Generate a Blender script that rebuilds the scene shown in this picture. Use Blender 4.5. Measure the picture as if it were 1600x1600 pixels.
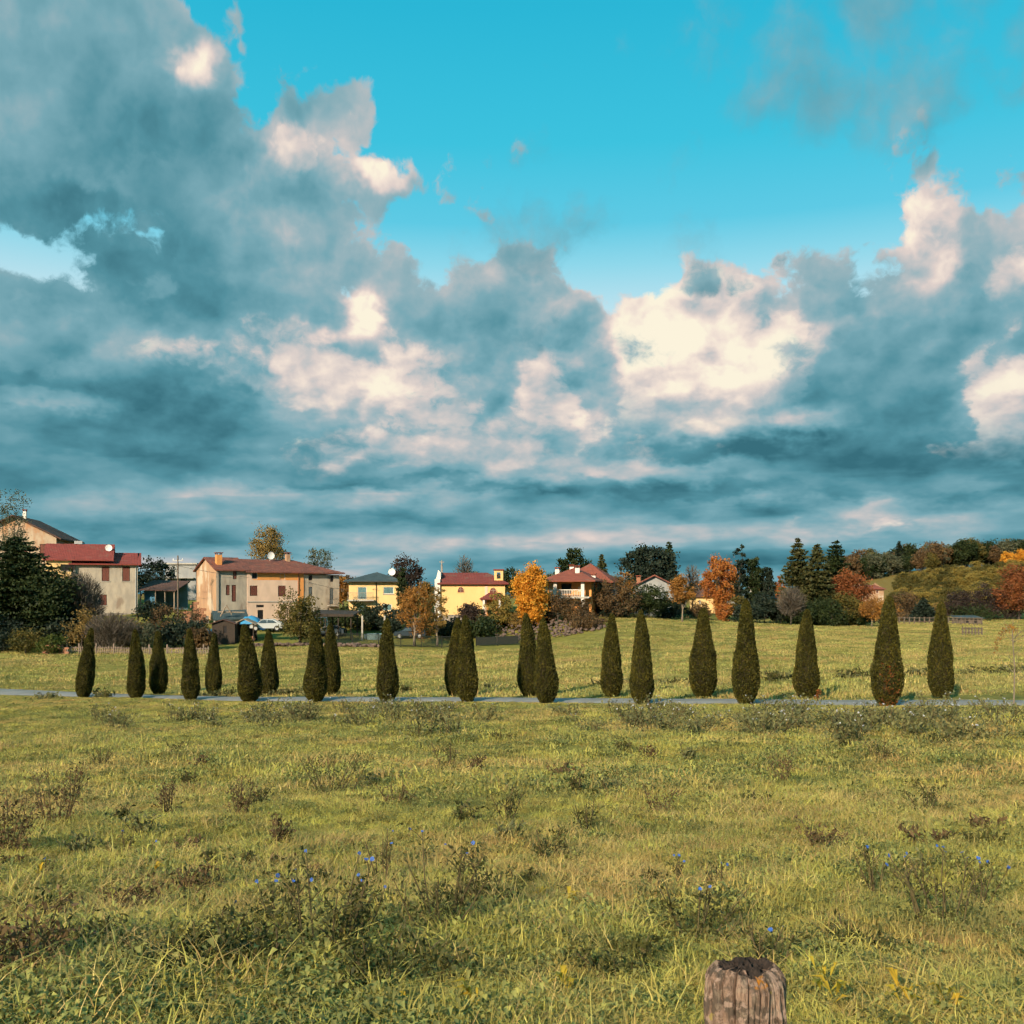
import bpy, math, random
import numpy as np
from math import radians as R

# ------------------------------------------------------------------ scene, camera, sky, sun
for o in list(bpy.data.objects):
    bpy.data.objects.remove(o, do_unlink=True)
SC = bpy.context.scene
COL = SC.collection
rng = np.random.default_rng(7)
random.seed(7)

F = 1570.0      # focal length in photograph pixels (1600 wide)
HY = 930.0      # row of the horizon
CZ = 1.65       # eye height

cam_d = bpy.data.cameras.new('camera')
cam = bpy.data.objects.new('camera', cam_d)
COL.objects.link(cam)
cam.location = (0, 0, CZ)
cam.rotation_euler = (R(90), 0, 0)
cam_d.sensor_width = 36
cam_d.lens = 36 * F / 1600
cam_d.shift_y = (HY - 800) / 1600
cam_d.clip_start = 0.05
cam_d.clip_end = 6000
SC.camera = cam

vs = SC.view_settings
vs.view_transform = 'Standard'
vs.look = 'None'
vs.exposure = 0.75
vs.gamma = 1.0
vs.use_curve_mapping = False
EXPO = 2 ** vs.exposure

cy = SC.cycles
cy.max_bounces = 4
cy.diffuse_bounces = 2
cy.glossy_bounces = 2
cy.transmission_bounces = 3
cy.transparent_max_bounces = 4
cy.caustics_reflective = False
cy.caustics_refractive = False
cy.use_denoising = True
cy.use_adaptive_sampling = True
cy.adaptive_threshold = 0.05
cy.adaptive_min_samples = 8

SUN_EL, SUN_AZ = R(25), R(208)       # compass-like: 0 = +Y, clockwise; the sun stands behind the camera, to the left
sdir = np.array([math.sin(SUN_AZ) * math.cos(SUN_EL), math.cos(SUN_AZ) * math.cos(SUN_EL), math.sin(SUN_EL)])
sun_d = bpy.data.lights.new('sun', 'SUN')
sun_d.energy = 4.4
sun_d.angle = R(3.0)
sun_d.color = (1.0, 0.80, 0.56)
sun = bpy.data.objects.new('sun', sun_d)
COL.objects.link(sun)
from mathutils import Vector, noise as mnoise
sun.rotation_euler = Vector(sdir).to_track_quat('Z', 'Y').to_euler()
sun.location = (-30, -40, 40)


def srgb(r, g, b, a=1.0):
    def f(c):
        c /= 255.0
        return c / 12.92 if c <= 0.04045 else ((c + 0.055) / 1.055) ** 2.4
    return (f(r), f(g), f(b), a)


class NT:
    """tiny helper that writes shader nodes"""
    def __init__(s, tree):
        s.t = tree

    def n(s, kind, **kw):
        nd = s.t.nodes.new(kind)
        for k, v in kw.items():
            setattr(nd, k, v)
        return nd

    def put(s, sock, v):
        if isinstance(v, bpy.types.NodeSocket):
            s.t.links.new(v, sock)
        elif v is not None:
            sock.default_value = v

    def m(s, op, a, b=None, c=None, clamp=False):
        nd = s.n('ShaderNodeMath', operation=op)
        nd.use_clamp = clamp
        s.put(nd.inputs[0], a)
        if b is not None: s.put(nd.inputs[1], b)
        if c is not None: s.put(nd.inputs[2], c)
        return nd.outputs[0]

    def v(s, op, a, b=None, scale=None):
        nd = s.n('ShaderNodeVectorMath', operation=op)
        s.put(nd.inputs[0], a)
        if b is not None: s.put(nd.inputs[1], b)
        if scale is not None: s.put(nd.inputs['Scale'], scale)
        return nd.outputs['Value'] if op in ('DOT_PRODUCT', 'LENGTH') else nd.outputs[0]

    def comb(s, x, y, z):
        nd = s.n('ShaderNodeCombineXYZ')
        for i, q in enumerate((x, y, z)): s.put(nd.inputs[i], q)
        return nd.outputs[0]

    def sep(s, vct):
        nd = s.n('ShaderNodeSeparateXYZ')
        s.put(nd.inputs[0], vct)
        return nd.outputs

    def noise(s, vec, scale, detail=4, rough=0.55, color=False, dist=0.0):
        nd = s.n('ShaderNodeTexNoise')
        s.put(nd.inputs['Vector'], vec)
        nd.inputs['Scale'].default_value = scale
        nd.inputs['Detail'].default_value = detail
        nd.inputs['Roughness'].default_value = rough
        nd.inputs['Distortion'].default_value = dist
        return nd.outputs['Color' if color else 'Fac']

    def ss(s, x, e0, e1, o0=0.0, o1=1.0):
        nd = s.n('ShaderNodeMapRange', interpolation_type='SMOOTHSTEP')
        s.put(nd.inputs['Value'], x)
        s.put(nd.inputs['From Min'], e0); s.put(nd.inputs['From Max'], e1)
        s.put(nd.inputs['To Min'], o0); s.put(nd.inputs['To Max'], o1)
        return nd.outputs['Result']

    def mix(s, fac, a, b, blend='MIX'):
        nd = s.n('ShaderNodeMix', data_type='RGBA', blend_type=blend)
        s.put(nd.inputs[0], fac); s.put(nd.inputs[6], a); s.put(nd.inputs[7], b)
        return nd.outputs[2]

    def ramp(s, fac, stops, interp='LINEAR'):
        nd = s.n('ShaderNodeValToRGB')
        cr = nd.color_ramp
        cr.interpolation = interp
        while len(cr.elements) < len(stops): cr.elements.new(0.5)
        for e, (p, c) in zip(cr.elements, stops):
            e.position = p; e.color = c
        s.put(nd.inputs[0], fac)
        return nd.outputs[0]


# ------------------------------------------------------------------ the sky: clear Nishita air with layers of procedural cloud on top
def build_world():
    w = bpy.data.worlds.new('World')
    SC.world = w
    w.use_nodes = True
    w.node_tree.nodes.clear()
    w.cycles.sampling_method = 'MANUAL'
    w.cycles.sample_map_resolution = 512
    g = NT(w.node_tree)
    d = g.n('ShaderNodeTexCoord').outputs['Generated']
    x, y, z = g.sep(d)
    hyp = g.m('SQRT', g.m('ADD', g.m('MULTIPLY', x, x), g.m('MULTIPLY', y, y)))
    U = g.m('ARCTAN2', x, y)
    V = g.m('ARCTAN2', z, hyp)
    zc = g.m('MAXIMUM', z, 0.0)
    pz = g.m('MULTIPLY', g.m('LOGARITHM', g.m('ADD', zc, 0.13), math.e), 0.46)
    p = g.comb(x, y, pz)
    uv = g.comb(U, V, 0.0)
    # domain warp so that no cloud keeps a round outline
    w1 = g.v('SUBTRACT', g.noise(p, 4.0, 2, 0.5, color=True), (0.5, 0.5, 0.5))
    w2 = g.v('SUBTRACT', g.noise(p, 15.0, 4, 0.6, color=True), (0.5, 0.5, 0.5))
    uvw = g.v('ADD', uv, g.v('MULTIPLY', w1, (0.08, 0.05, 0)))
    uvw = g.v('ADD', uvw, g.v('MULTIPLY', w2, (0.085, 0.07, 0)))

    def height(q):
        """how far the cloud bulges out: broad swells, cauliflower heads, fine curls"""
        nf = g.noise(q, 5.5, 5, 0.5)
        qq = g.v('ADD', q, g.v('MULTIPLY', w2, (0.05, 0.05, 0.05)))
        nh = g.noise(qq, 24.0, 6, 0.62)
        vo = g.n('ShaderNodeTexVoronoi', feature='F1')
        g.put(vo.inputs['Vector'], qq)
        vo.inputs['Scale'].default_value = 13.0
        vo.inputs['Detail'].default_value = 1.5
        vo.inputs['Roughness'].default_value = 0.5
        return g.m('SUBTRACT', nf, 0.5), g.m('SUBTRACT', nh, 0.5), g.m('SUBTRACT', 0.42, vo.outputs['Distance'])

    nf, fine, bil = height(p)
    nl, finel, bill = height(g.v('ADD', p, (-0.011, 0.0, 0.017)))      # the same, a step towards the light
    nlow = g.noise(p, 2.0, 2, 0.5)
    relief = g.m('ADD', g.m('MULTIPLY', g.m('SUBTRACT', nf, nl), 3.4), g.m('ADD', g.m('MULTIPLY', g.m('SUBTRACT', bil, bill), 0.62), g.m('MULTIPLY', g.m('SUBTRACT', fine, finel), 0.45)))
    edge = g.m('ADD', g.m('MULTIPLY', nf, 0.15), g.m('MULTIPLY', fine, 0.085))
    edge = g.m('MULTIPLY_ADD', bil, 0.055, edge)

    def uvr(px, py, rx, ry):
        k = (px - 800) / F; mm = (HY - py) / F
        u0 = math.atan(k); c = math.cos(u0); v0 = math.atan(mm * c)
        return u0, v0, rx / F * c * c, ry / F * c

    def grads(blobs):
        """each bank is lighter at its top and dark along its flat base"""
        acc = None
        for b in blobs:
            u0, v0, ru, rv = uvr(*b[:4])
            q = g.v('MULTIPLY', g.v('SUBTRACT', uvw, (u0, v0, 0)), (1 / ru, 1 / rv, 0))
            qy = g.sep(q)[1]
            e = g.m('DIVIDE', g.m('MULTIPLY', qy, b[4]), g.m('ADD', 1.0, g.m('POWER', g.v('DOT_PRODUCT', q, q), 2.0)))
            acc = e if acc is None else g.m('ADD', acc, e)
        return acc

    def sdf(blobs):
        """rough distance to the outline of a bank of ellipses, in radians"""
        acc = None
        for b in blobs:
            u0, v0, ru, rv = uvr(*b[:4])
            q = g.v('MULTIPLY', g.v('SUBTRACT', uvw, (u0, v0, 0)), (1 / ru, 1 / rv, 0))
            rm = min(ru, rv)
            e = g.m('MULTIPLY_ADD', g.v('LENGTH', q), -rm, rm)
            acc = e if acc is None else g.m('SMOOTH_MAX', acc, e, 0.02)
        return acc

    def tones(blobs):
        acc = None
        for b in blobs:
            u0, v0, ru, rv = uvr(*b[:4])
            q = g.v('MULTIPLY', g.v('SUBTRACT', uvw, (u0, v0, 0)), (1 / ru, 1 / rv, 0))
            e = g.m('DIVIDE', b[4], g.m('ADD', 1.0, g.m('POWER', g.v('DOT_PRODUCT', q, q), 2.0)))
            acc = e if acc is None else g.m('ADD', acc, e)
        return acc

    cloud = [(90, 155, 330, 180), (430, 330, 185, 150), (385, 440, 225, 100), (20, 60, 260, 120), (90, 520, 190, 36), (180, 610, 340, 90),
             (470, 620, 330, 110), (760, 650, 260, 130), (1085, 590, 260, 140), (850, 500, 160, 80), (1380, 570, 260, 140), (1590, 520, 190, 170),
             (1590, 280, 130, 55), (1470, 410, 140, 100), (1500, 680, 260, 100), (800, 740, 1100, 90), (305, 100, 36, 30), (372, 80, 30, 42), (490, 190, 80, 45),
             (580, 492, 30, 24), (1425, 372, 60, 66), (640, 285, 40, 8)]
    tone = [(20, 240, 120, 90, .10), (130, 130, 260, 150, -.10), (100, 350, 260, 55, -.24), (280, 230, 100, 110, -.06), (420, 340, 160, 120, .17),
            (480, 215, 110, 40, .36), (305, 100, 30, 24, .70), (370, 70, 35, 35, .36), (320, 470, 260, 60, -.14), (560, 310, 60, 80, -.10),
            (120, 600, 220, 50, -.08), (290, 545, 120, 35, .10), (520, 585, 180, 60, .38), (730, 690, 290, 48, .34), (866, 612, 62, 66, .58),
            (640, 575, 70, 40, .24), (440, 705, 220, 30, -.20), (250, 660, 250, 30, -.16), (1090, 545, 150, 92, .66), (1060, 692, 190, 26, -.40), (935, 640, 50, 60, -.12), (1425, 365, 66, 80, .58),
            (1590, 625, 90, 70, .42), (1400, 600, 170, 80, -.12), (1450, 715, 260, 35, -.20), (582, 490, 38, 28, .70), (518, 505, 26, 20, .60),
            (900, 422, 80, 22, .26), (1252, 655, 62, 24, .50), (605, 272, 34, 16, .5), (560, 782, 260, 20, .30), (960, 738, 200, 22, .28), (1380, 812, 140, 20, .30),
            (760, 762, 300, 12, -.22), (1100, 775, 300, 12, -.16), (300, 770, 300, 20, -.08), (1500, 740, 150, 25, -.12), (1600, 420, 60, 60, .22), (60, 640, 120, 14, .28), (800, 838, 700, 16, .12), (300, 815, 300, 14, .10)]
    front = [(1080, 445, 54, 38), (1210, 541, 46, 18), (820, 515, 165, 58), (735, 612, 105, 48), (1375, 298, 60, 26), (1500, 430, 95, 50),
             (1330, 525, 130, 75), (1195, 420, 52, 20), (560, 515, 38, 40), (1540, 330, 110, 50), (1300, 385, 50, 26), (960, 520, 60, 60), (440, 545, 60, 22),
             (250, 300, 200, 75), (330, 480, 230, 45), (120, 585, 160, 26)]
    wisp = [(1300, 140, 150, 60), (1400, 5, 200, 75), (1610, 70, 90, 110), (905, 368, 75, 38), (1180, 60, 60, 30)]
    fc_, tn, ff, fw = sdf(cloud), tones(tone), sdf(front), sdf(wisp)
    tn = g.m('ADD', tn, grads([(120, 215, 360, 160, .10), (380, 430, 240, 90, .14), (200, 600, 330, 70, .10), (620, 620, 320, 90, .14), (1085, 590, 230, 120, .24), (1400, 560, 240, 150, .08), (840, 510, 170, 80, .12)]))
    # the same kind of broken cloud goes on outside the frame
    away = g.m('MAXIMUM', g.ss(g.m('ABSOLUTE', U), 0.56, 0.9), g.ss(V, 0.60, 0.85))
    gen = g.m('MULTIPLY_ADD', g.m('SUBTRACT', nlow, 0.48), 0.5, g.m('MULTIPLY_ADD', away, 0.3, -0.3))
    fc_ = g.m('MAXIMUM', fc_, gen)
    fc_ = g.m('ADD', fc_, g.ss(V, 0.31, 0.22, 0.034, 0.075))
    fc_ = g.m('SMOOTH_MAX', fc_, g.m('MULTIPLY', g.m('SUBTRACT', 0.178, V), 1.0), 0.03)
    ff = g.m('ADD', ff, 0.006)

    cov = g.ss(g.m('ADD', fc_, edge), 0.0, 0.016)
    covf = g.ss(g.m('ADD', ff, g.m('MULTIPLY', edge, 1.1)), 0.0, 0.026)

    # clear air: Nishita, with the photograph's turquoise, paler towards the horizon
    sk = g.n('ShaderNodeTexSky', sky_type='NISHITA')
    sk.sun_disc = False
    sk.sun_elevation = SUN_EL
    sk.sun_rotation = SUN_AZ
    sk.altitude = 200
    sk.air_density = 1.0; sk.dust_density = 0.6; sk.ozone_density = 1.5
    airn = g.v('MULTIPLY', sk.outputs[0], (0.03, 0.07, 0.075))
    clear = g.ramp(g.m('MULTIPLY', V, 1.0 / 0.62, clamp=True),
                   [(0.0, srgb(180, 228, 240)), (0.44, srgb(200, 236, 246)), (0.51, srgb(150, 224, 242)), (0.57, srgb(98, 210, 236)), (0.68, srgb(62, 202, 230)), (0.85, srgb(42, 190, 222)), (1.0, srgb(36, 182, 212))])
    air = g.mix(0.88, airn, clear)

    # shade within the cloud
    ps = g.comb(x, y, g.m('MULTIPLY', pz, 1.5))
    ns = g.noise(ps, 5.5, 5, 0.50)
    nb = g.noise(g.v('MULTIPLY', ps, (1, 1, 2.2)), 3.0, 2, 0.5)
    nsl = g.noise(g.v('ADD', ps, (-0.016, 0, 0.06)), 5.5, 4, 0.5)
    low = g.ss(V, 0.20, 0.10)
    tq = g.m('SUBTRACT', tn, g.m('MULTIPLY', g.m('MAXIMUM', tn, 0.0), 0.30))
    t0 = g.m('ADD', g.ss(V, 0.15, 0.04, 0.355, 0.40), tq)
    lit = g.m('MULTIPLY_ADD', g.m('MAXIMUM', tn, 0.0), 1.0, 0.40)
    hi_rel = g.m('ADD', g.m('MULTIPLY', relief, lit), g.m('MULTIPLY', nf, 0.35))
    band = g.ss(g.noise(g.v('MULTIPLY', ps, (1, 1, 2.6)), 4.2, 4, 0.5), 0.50, 0.57)
    lo_rel = g.m('MULTIPLY_ADD', band, -0.08, g.m('ADD', g.m('MULTIPLY', g.m('SUBTRACT', ns, nsl), 1.35), g.m('MULTIPLY', g.m('SUBTRACT', nb, 0.5), 0.9)))
    t1 = g.m('ADD', t0, g.m('ADD', g.m('MULTIPLY', hi_rel, g.m('SUBTRACT', 1.0, g.m('MULTIPLY', low, 0.55))), g.m('MULTIPLY', lo_rel, low)))
    rim = g.ss(g.m('ADD', fc_, edge), 0.045, 0.0)
    t1 = g.m('MULTIPLY_ADD', rim, 0.16, t1)
    pal = [(0.0, srgb(56, 110, 124)), (0.22, srgb(84, 144, 158)), (0.42, srgb(120, 168, 180)), (0.56, srgb(152, 180, 188)), (0.68, srgb(188, 192, 194)),
           (0.80, srgb(222, 208, 202)), (0.91, srgb(244, 228, 214)), (1.0, srgb(252, 243, 220))]
    cc = g.ramp(t1, pal)
    tf = g.m('ADD', g.m('MULTIPLY_ADD', hi_rel, 0.75, 0.25), g.m('MULTIPLY', g.ss(g.m('ADD', ff, edge), 0.06, 0.0), 0.12))
    cf = g.ramp(tf, pal)
    col = g.mix(cov, air, cc)
    # sunlit heads: crisp above, fading into the grey below
    covb = None
    for b in [(1090, 565, 165, 115), (865, 635, 75, 85), (530, 590, 180, 70), (700, 640, 130, 60), (1425, 370, 62, 72), (480, 225, 95, 55), (305, 103, 30, 24), (582, 492, 28, 22),
              (1590, 620, 90, 90), (740, 705, 270, 46), (410, 610, 80, 45), (900, 430, 60, 22), (1590, 440, 60, 45), (1385, 815, 120, 20)]:
        u0, v0, ru, rv = uvr(*b)
        q = g.v('MULTIPLY', g.v('SUBTRACT', uvw, (u0, v0, 0)), (1 / ru, 1 / rv, 0))
        rm = min(ru, rv)
        e = g.m('MULTIPLY_ADD', g.v('LENGTH', q), -rm, rm)
        aa = g.m('MULTIPLY', g.ss(g.m('MULTIPLY_ADD', edge, 0.8 if rm > .03 else 0.35, e), -0.024 if rm > .04 else -0.006, -0.006 if rm > .04 else 0.008), g.ss(g.sep(q)[1], -1.0, 0.0))
        covb = aa if covb is None else g.m('MAXIMUM', covb, aa)
    tb = g.m('ADD', g.m('MULTIPLY_ADD', g.m('MAXIMUM', tn, 0.0), 0.42, 0.63), g.m('ADD', g.m('MULTIPLY', relief, 0.68), g.m('MULTIPLY', nf, 0.25)))
    cb = g.ramp(tb, pal)
    col = g.mix(g.m('MULTIPLY', covb, 0.85), col, cb)
    col = g.mix(g.m('MULTIPLY', covf, 0.90), col, cf)
    covw = g.ss(g.m('ADD', fw, g.m('MULTIPLY', edge, 1.6)), -0.075, 0.03)
    col = g.mix(g.m('MULTIPLY', covw, 0.78), col, cf)
    bg = g.n('ShaderNodeBackground')
    g.put(bg.inputs['Color'], col)
    bg.inputs['Strength'].default_value = 1.0 / EXPO
    out = g.n('ShaderNodeOutputWorld')
    w.node_tree.links.new(bg.outputs[0], out.inputs[0])


build_world()

# ------------------------------------------------------------------ helpers: materials, meshes, things
def make_mat(name, c1, c2=None, scale=3.0, rough=0.85, bump=0.0, bscale=None, spec=0.25, c3=None, c3scale=0.6, stretch=(1, 1, 1), detail=6, world=False, c3t=(0.55, 0.68)):
    m = bpy.data.materials.new(name)
    m.use_nodes = True
    m.node_tree.nodes.clear()
    g = NT(m.node_tree)
    b = g.n('ShaderNodeBsdfPrincipled')
    b.inputs['Roughness'].default_value = rough
    b.inputs['Specular IOR Level'].default_value = spec
    co = g.n('ShaderNodeNewGeometry').outputs['Position'] if world else g.n('ShaderNodeTexCoord').outputs['Object']
    co = g.v('MULTIPLY', co, stretch)
    col = c1
    nz = None
    if c2 is not None:
        nz = g.noise(co, scale, detail, 0.6)
        col = g.mix(g.ss(nz, 0.32, 0.68), c1, c2)
    if c3 is not None:
        col = g.mix(g.ss(g.noise(co, c3scale, 5, 0.6), *c3t), col, c3)
    g.put(b.inputs['Base Color'], col)
    if bump > 0:
        bp = g.n('ShaderNodeBump')
        bp.inputs['Strength'].default_value = 1.0
        bp.inputs['Distance'].default_value = bump
        g.put(bp.inputs['Height'], g.noise(co, bscale or scale * 3, 5, 0.6))
        m.node_tree.links.new(bp.outputs[0], b.inputs['Normal'])
    o = g.n('ShaderNodeOutputMaterial')
    m.node_tree.links.new(b.outputs[0], o.inputs[0])
    return m


def leaf_mat(name, cols, trans=0.3, patch=0.5, rough=0.6, wscale=0.5, inst=False, worldmix=None):
    """foliage: colour varies leaf by leaf and patch by patch; light passes through the leaves"""
    m = bpy.data.materials.new(name)
    m.use_nodes = True
    m.node_tree.nodes.clear()
    g = NT(m.node_tree)
    geo = g.n('ShaderNodeNewGeometry')
    rnd = geo.outputs['Random Per Island']
    pos = geo.outputs['Position']
    nz = g.noise(pos, wscale, 4, 0.6)
    f = g.m('ADD', g.m('MULTIPLY', rnd, 1 - patch), g.m('MULTIPLY', g.ss(nz, 0.3, 0.7), patch), clamp=True)
    n = len(cols)
    col = g.ramp(f, [(i / (n - 1) if n > 1 else 0, c) for i, c in enumerate(cols)])
    if worldmix:
        # tints of the sward: (scale, lo, hi, colour, amount)
        for sc_, lo, hi, c_, am in worldmix:
            nn = g.noise(g.v('MULTIPLY', pos, (1, 1, 0.2)), sc_, 4, 0.55)
            col = g.mix(g.m('MULTIPLY', g.ss(nn, lo, hi), am), col, c_)
    if inst:
        oi = g.n('ShaderNodeObjectInfo')
        hs = g.n('ShaderNodeHueSaturation')
        g.put(hs.inputs['Color'], col)
        g.put(hs.inputs['Value'], g.m('MULTIPLY_ADD', oi.outputs['Random'], 0.55, 0.72))
        g.put(hs.inputs['Hue'], g.m('MULTIPLY_ADD', g.n('ShaderNodeObjectInfo').outputs['Random'], 0.03, 0.485))
        col = hs.outputs[0]
    di = g.n('ShaderNodeBsdfPrincipled')
    di.inputs['Roughness'].default_value = rough
    di.inputs['Specular IOR Level'].default_value = 0.2
    g.put(di.inputs['Base Color'], col)
    tr = g.n('ShaderNodeBsdfTranslucent')
    g.put(tr.inputs['Color'], col)
    mx = g.n('ShaderNodeMixShader')
    mx.inputs[0].default_value = trans
    L = m.node_tree.links
    L.new(di.outputs[0], mx.inputs[1]); L.new(tr.outputs[0], mx.inputs[2])
    o = g.n('ShaderNodeOutputMaterial')
    L.new(mx.outputs[0], o.inputs[0])
    return m


class MB:
    """collects polygons for ONE mesh"""
    def __init__(s):
        s.v = []; s.f = []

    def add(s, verts, faces):
        o = len(s.v)
        s.v.extend([tuple(map(float, q)) for q in verts])
        s.f.extend([tuple(i + o for i in q) for q in faces])
        return s

    def box(s, x0, x1, y0, y1, z0, z1):
        v = [(x0, y0, z0), (x1, y0, z0), (x1, y1, z0), (x0, y1, z0), (x0, y0, z1), (x1, y0, z1), (x1, y1, z1), (x0, y1, z1)]
        return s.add(v, [(0, 3, 2, 1), (4, 5, 6, 7), (0, 1, 5, 4), (1, 2, 6, 5), (2, 3, 7, 6), (3, 0, 4, 7)])

    def slab(s, poly, t):
        """a polygon given thickness t downwards"""
        n = len(poly)
        v = list(poly) + [(a, b, c - t) for a, b, c in poly]
        f = [tuple(range(n)), tuple(range(2 * n - 1, n - 1, -1))]
        for i in range(n):
            j = (i + 1) % n
            f.append((i, i + n, j + n, j))
        return s.add(v, f)

    def prism(s, poly_xz, y0, y1):
        n = len(poly_xz)
        v = [(a, y0, b) for a, b in poly_xz] + [(a, y1, b) for a, b in poly_xz]
        f = [tuple(range(n)), tuple(range(2 * n - 1, n - 1, -1))]
        for i in range(n):
            j = (i + 1) % n
            f.append((i, i + n, j + n, j))
        return s.add(v, f)

    def tube(s, pts, rad, seg=6, cap=True):
        pts = [np.array(q, float) for q in pts]
        if not hasattr(rad, '__len__'): rad = [rad] * len(pts)
        rings = []
        for i, q in enumerate(pts):
            t = pts[min(i + 1, len(pts) - 1)] - pts[max(i - 1, 0)]
            t = t / (np.linalg.norm(t) + 1e-9)
            a = np.cross(t, (0, 0, 1) if abs(t[2]) < 0.9 else (1, 0, 0)); a /= np.linalg.norm(a)
            b = np.cross(t, a)
            rings.append([q + rad[i] * (math.cos(2 * math.pi * k / seg) * a + math.sin(2 * math.pi * k / seg) * b) for k in range(seg)])
        v = [p for r in rings for p in r]
        f = []
        for i in range(len(pts) - 1):
            for k in range(seg):
                k2 = (k + 1) % seg
                f.append((i * seg + k, i * seg + k2, (i + 1) * seg + k2, (i + 1) * seg + k))
        if cap:
            f.append(tuple(range(seg - 1, -1, -1)))
            f.append(tuple(range((len(pts) - 1) * seg, len(pts) * seg)))
        return s.add(v, f)

    def lathe(s, prof, seg=16, cx=0, cy_=0):
        v = []; f = []
        for r, zz in prof:
            for k in range(seg):
                a = 2 * math.pi * k / seg
                v.append((cx + r * math.cos(a), cy_ + r * math.sin(a), zz))
        n = len(prof)
        for i in range(n - 1):
            for k in range(seg):
                k2 = (k + 1) % seg
                f.append((i * seg + k, i * seg + k2, (i + 1) * seg + k2, (i + 1) * seg + k))
        f.append(tuple(range(seg - 1, -1, -1)))
        f.append(tuple(range((n - 1) * seg, n * seg)))
        return s.add(v, f)

    def mesh(s, name, mat, smooth=False):
        me = bpy.data.meshes.new(name)
        me.from_pydata(s.v, [], s.f)
        me.update()
        if mat: me.materials.append(mat)
        if smooth: me.shade_smooth()
        return me


def np_mesh(name, verts, faces, mat, smooth=False):
    """verts (N,3), faces (M,k) of equal size k"""
    me = bpy.data.meshes.new(name)
    verts = np.asarray(verts, np.float32); faces = np.asarray(faces, np.int32)
    k = faces.shape[1]; M = len(faces)
    me.vertices.add(len(verts)); me.vertices.foreach_set('co', verts.ravel())
    me.loops.add(M * k); me.loops.foreach_set('vertex_index', faces.ravel())
    me.polygons.add(M)
    me.polygons.foreach_set('loop_start', np.arange(0, M * k, k, dtype=np.int32))
    me.polygons.foreach_set('loop_total', np.full(M, k, np.int32))
    me.update(calc_edges=True)
    me.validate()
    if mat: me.materials.append(mat)
    if smooth: me.shade_smooth()
    return me


def tag(o, label=None, cat=None, group=None, kind=None):
    if label: o['label'] = label
    if cat: o['category'] = cat
    if group: o['group'] = group
    if kind: o['kind'] = kind
    return o


def obj(name, data, parent=None, loc=None, rz=0.0, **kw):
    o = bpy.data.objects.new(name, data)
    COL.objects.link(o)
    if parent is not None: o.parent = parent
    if loc is not None: o.location = loc
    if rz: o.rotation_euler = (0, 0, rz)
    tag(o, **kw)
    return o


def thing(name, loc, label, cat, rz=0.0, group=None):
    o = obj(name, None, None, loc, rz, label=label, cat=cat, group=group)
    o.empty_display_size = 0.3
    return o


def copy_tree(o, parent=None):
    c = o.copy(); COL.objects.link(c); c.parent = parent
    for ch in [q for q in bpy.data.objects if q.parent == o]:
        copy_tree(ch, c)
    return c


def Pt(px, py, Y):
    return np.array([(px - 800) / F * Y, Y, CZ + (HY - py) / F * Y])


# ------------------------------------------------------------------ the lie of the land
NEAR_A, SLOPE = 45.85, 0.5528          # near row of thujas: Y = A - SLOPE * X
FAR_A = 52.4
def row_xy(px, A):
    k = (px - 800) / F
    Y = A / (1 + SLOPE * k)
    return k * Y, Y
near_row = [(130, 980, 1090), (213, 982, 1091), (298, 981, 1094), (390, 974, 1097), (493, 973, 1097), (605, 965, 1098), (730, 960, 1097),
            (853, 965, 1099), (1003, 952, 1101), (1165, 935, 1101), (1385, 930, 1104)]
far_row = [(248, 985, 1085), (334, 988, 1086), (420, 984, 1087), (517, 973, 1086), (710, 965, 1088), (828, 957, 1089), (956, 958, 1089),
           (1098, 949, 1090), (1260, 951, 1092), (1470, 938, 1091)]
ctrl = []
for px in (-500, 100, 800, 1500, 2100):
    ctrl += [(px, 1600, 3.9), (px, 1500, 5.0), (px, 1370, 7.6)]
    ctrl += [(px, 1250, 13.0 + (800 - px) * .001), (px, 1170, 22.5 + (800 - px) * .004)]
for px, Y in ((-300, 47), (100, 44.5), (400, 39.5), (800, 34), (1200, 30.5), (1500, 28), (1900, 26)):
    ctrl.append((px, 1122, Y))
for px, t, b in near_row: ctrl.append((px, b, row_xy(px, NEAR_A)[1]))
for px, t, b in far_row: ctrl.append((px, b, row_xy(px, FAR_A)[1]))
ctrl += [(-250, 1087, 67), (1800, 1108, 34.5)]
ctrl += [(-200, 1035, 95), (100, 1030, 98), (330, 1026, 100), (600, 1022, 104), (850, 1020, 104), (1100, 1030, 84), (1350, 1030, 80), (1600, 1028, 78), (1900, 1030, 78)]
ctrl += [(-200, 1005, 125), (100, 1010, 118), (300, 1008, 120), (500, 1000, 126), (700, 998, 128), (830, 998, 126)]
ctrl += [(0, 968, 150), (120, 962, 150), (210, 960, 148), (330, 965, 142), (430, 978, 140), (560, 975, 142), (700, 967, 140), (770, 966, 138)]
ctrl += [(890, 950, 150), (1000, 972, 128), (1000, 962, 150), (1100, 985, 125), (1100, 967, 165), (1250, 975, 165), (1350, 978, 165), (1450, 975, 175), (1580, 968, 200), (1800, 966, 200)]
ctrl += [(1420, 965, 225), (1500, 945, 250), (1600, 925, 270), (1750, 905, 280), (1450, 925, 300), (1540, 900, 330), (1640, 884, 340),
         (1320, 905, 430), (1450, 890, 440), (1600, 884, 440), (1800, 878, 440), (1150, 930, 430)]
ctrl += [(0, 925, 190), (200, 936, 240), (500, 938, 260), (800, 936, 260), (1050, 936, 260), (-400, 920, 240)]
ctrl += [(px, 928, 700) for px in (-400, 200, 800, 1400, 2000)]
ctrl = np.array(ctrl, float)
cX = (ctrl[:, 0] - 800) / F * ctrl[:, 2]; cY = ctrl[:, 2]; cZ = CZ + (HY - ctrl[:, 1]) / F * ctrl[:, 2]
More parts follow.
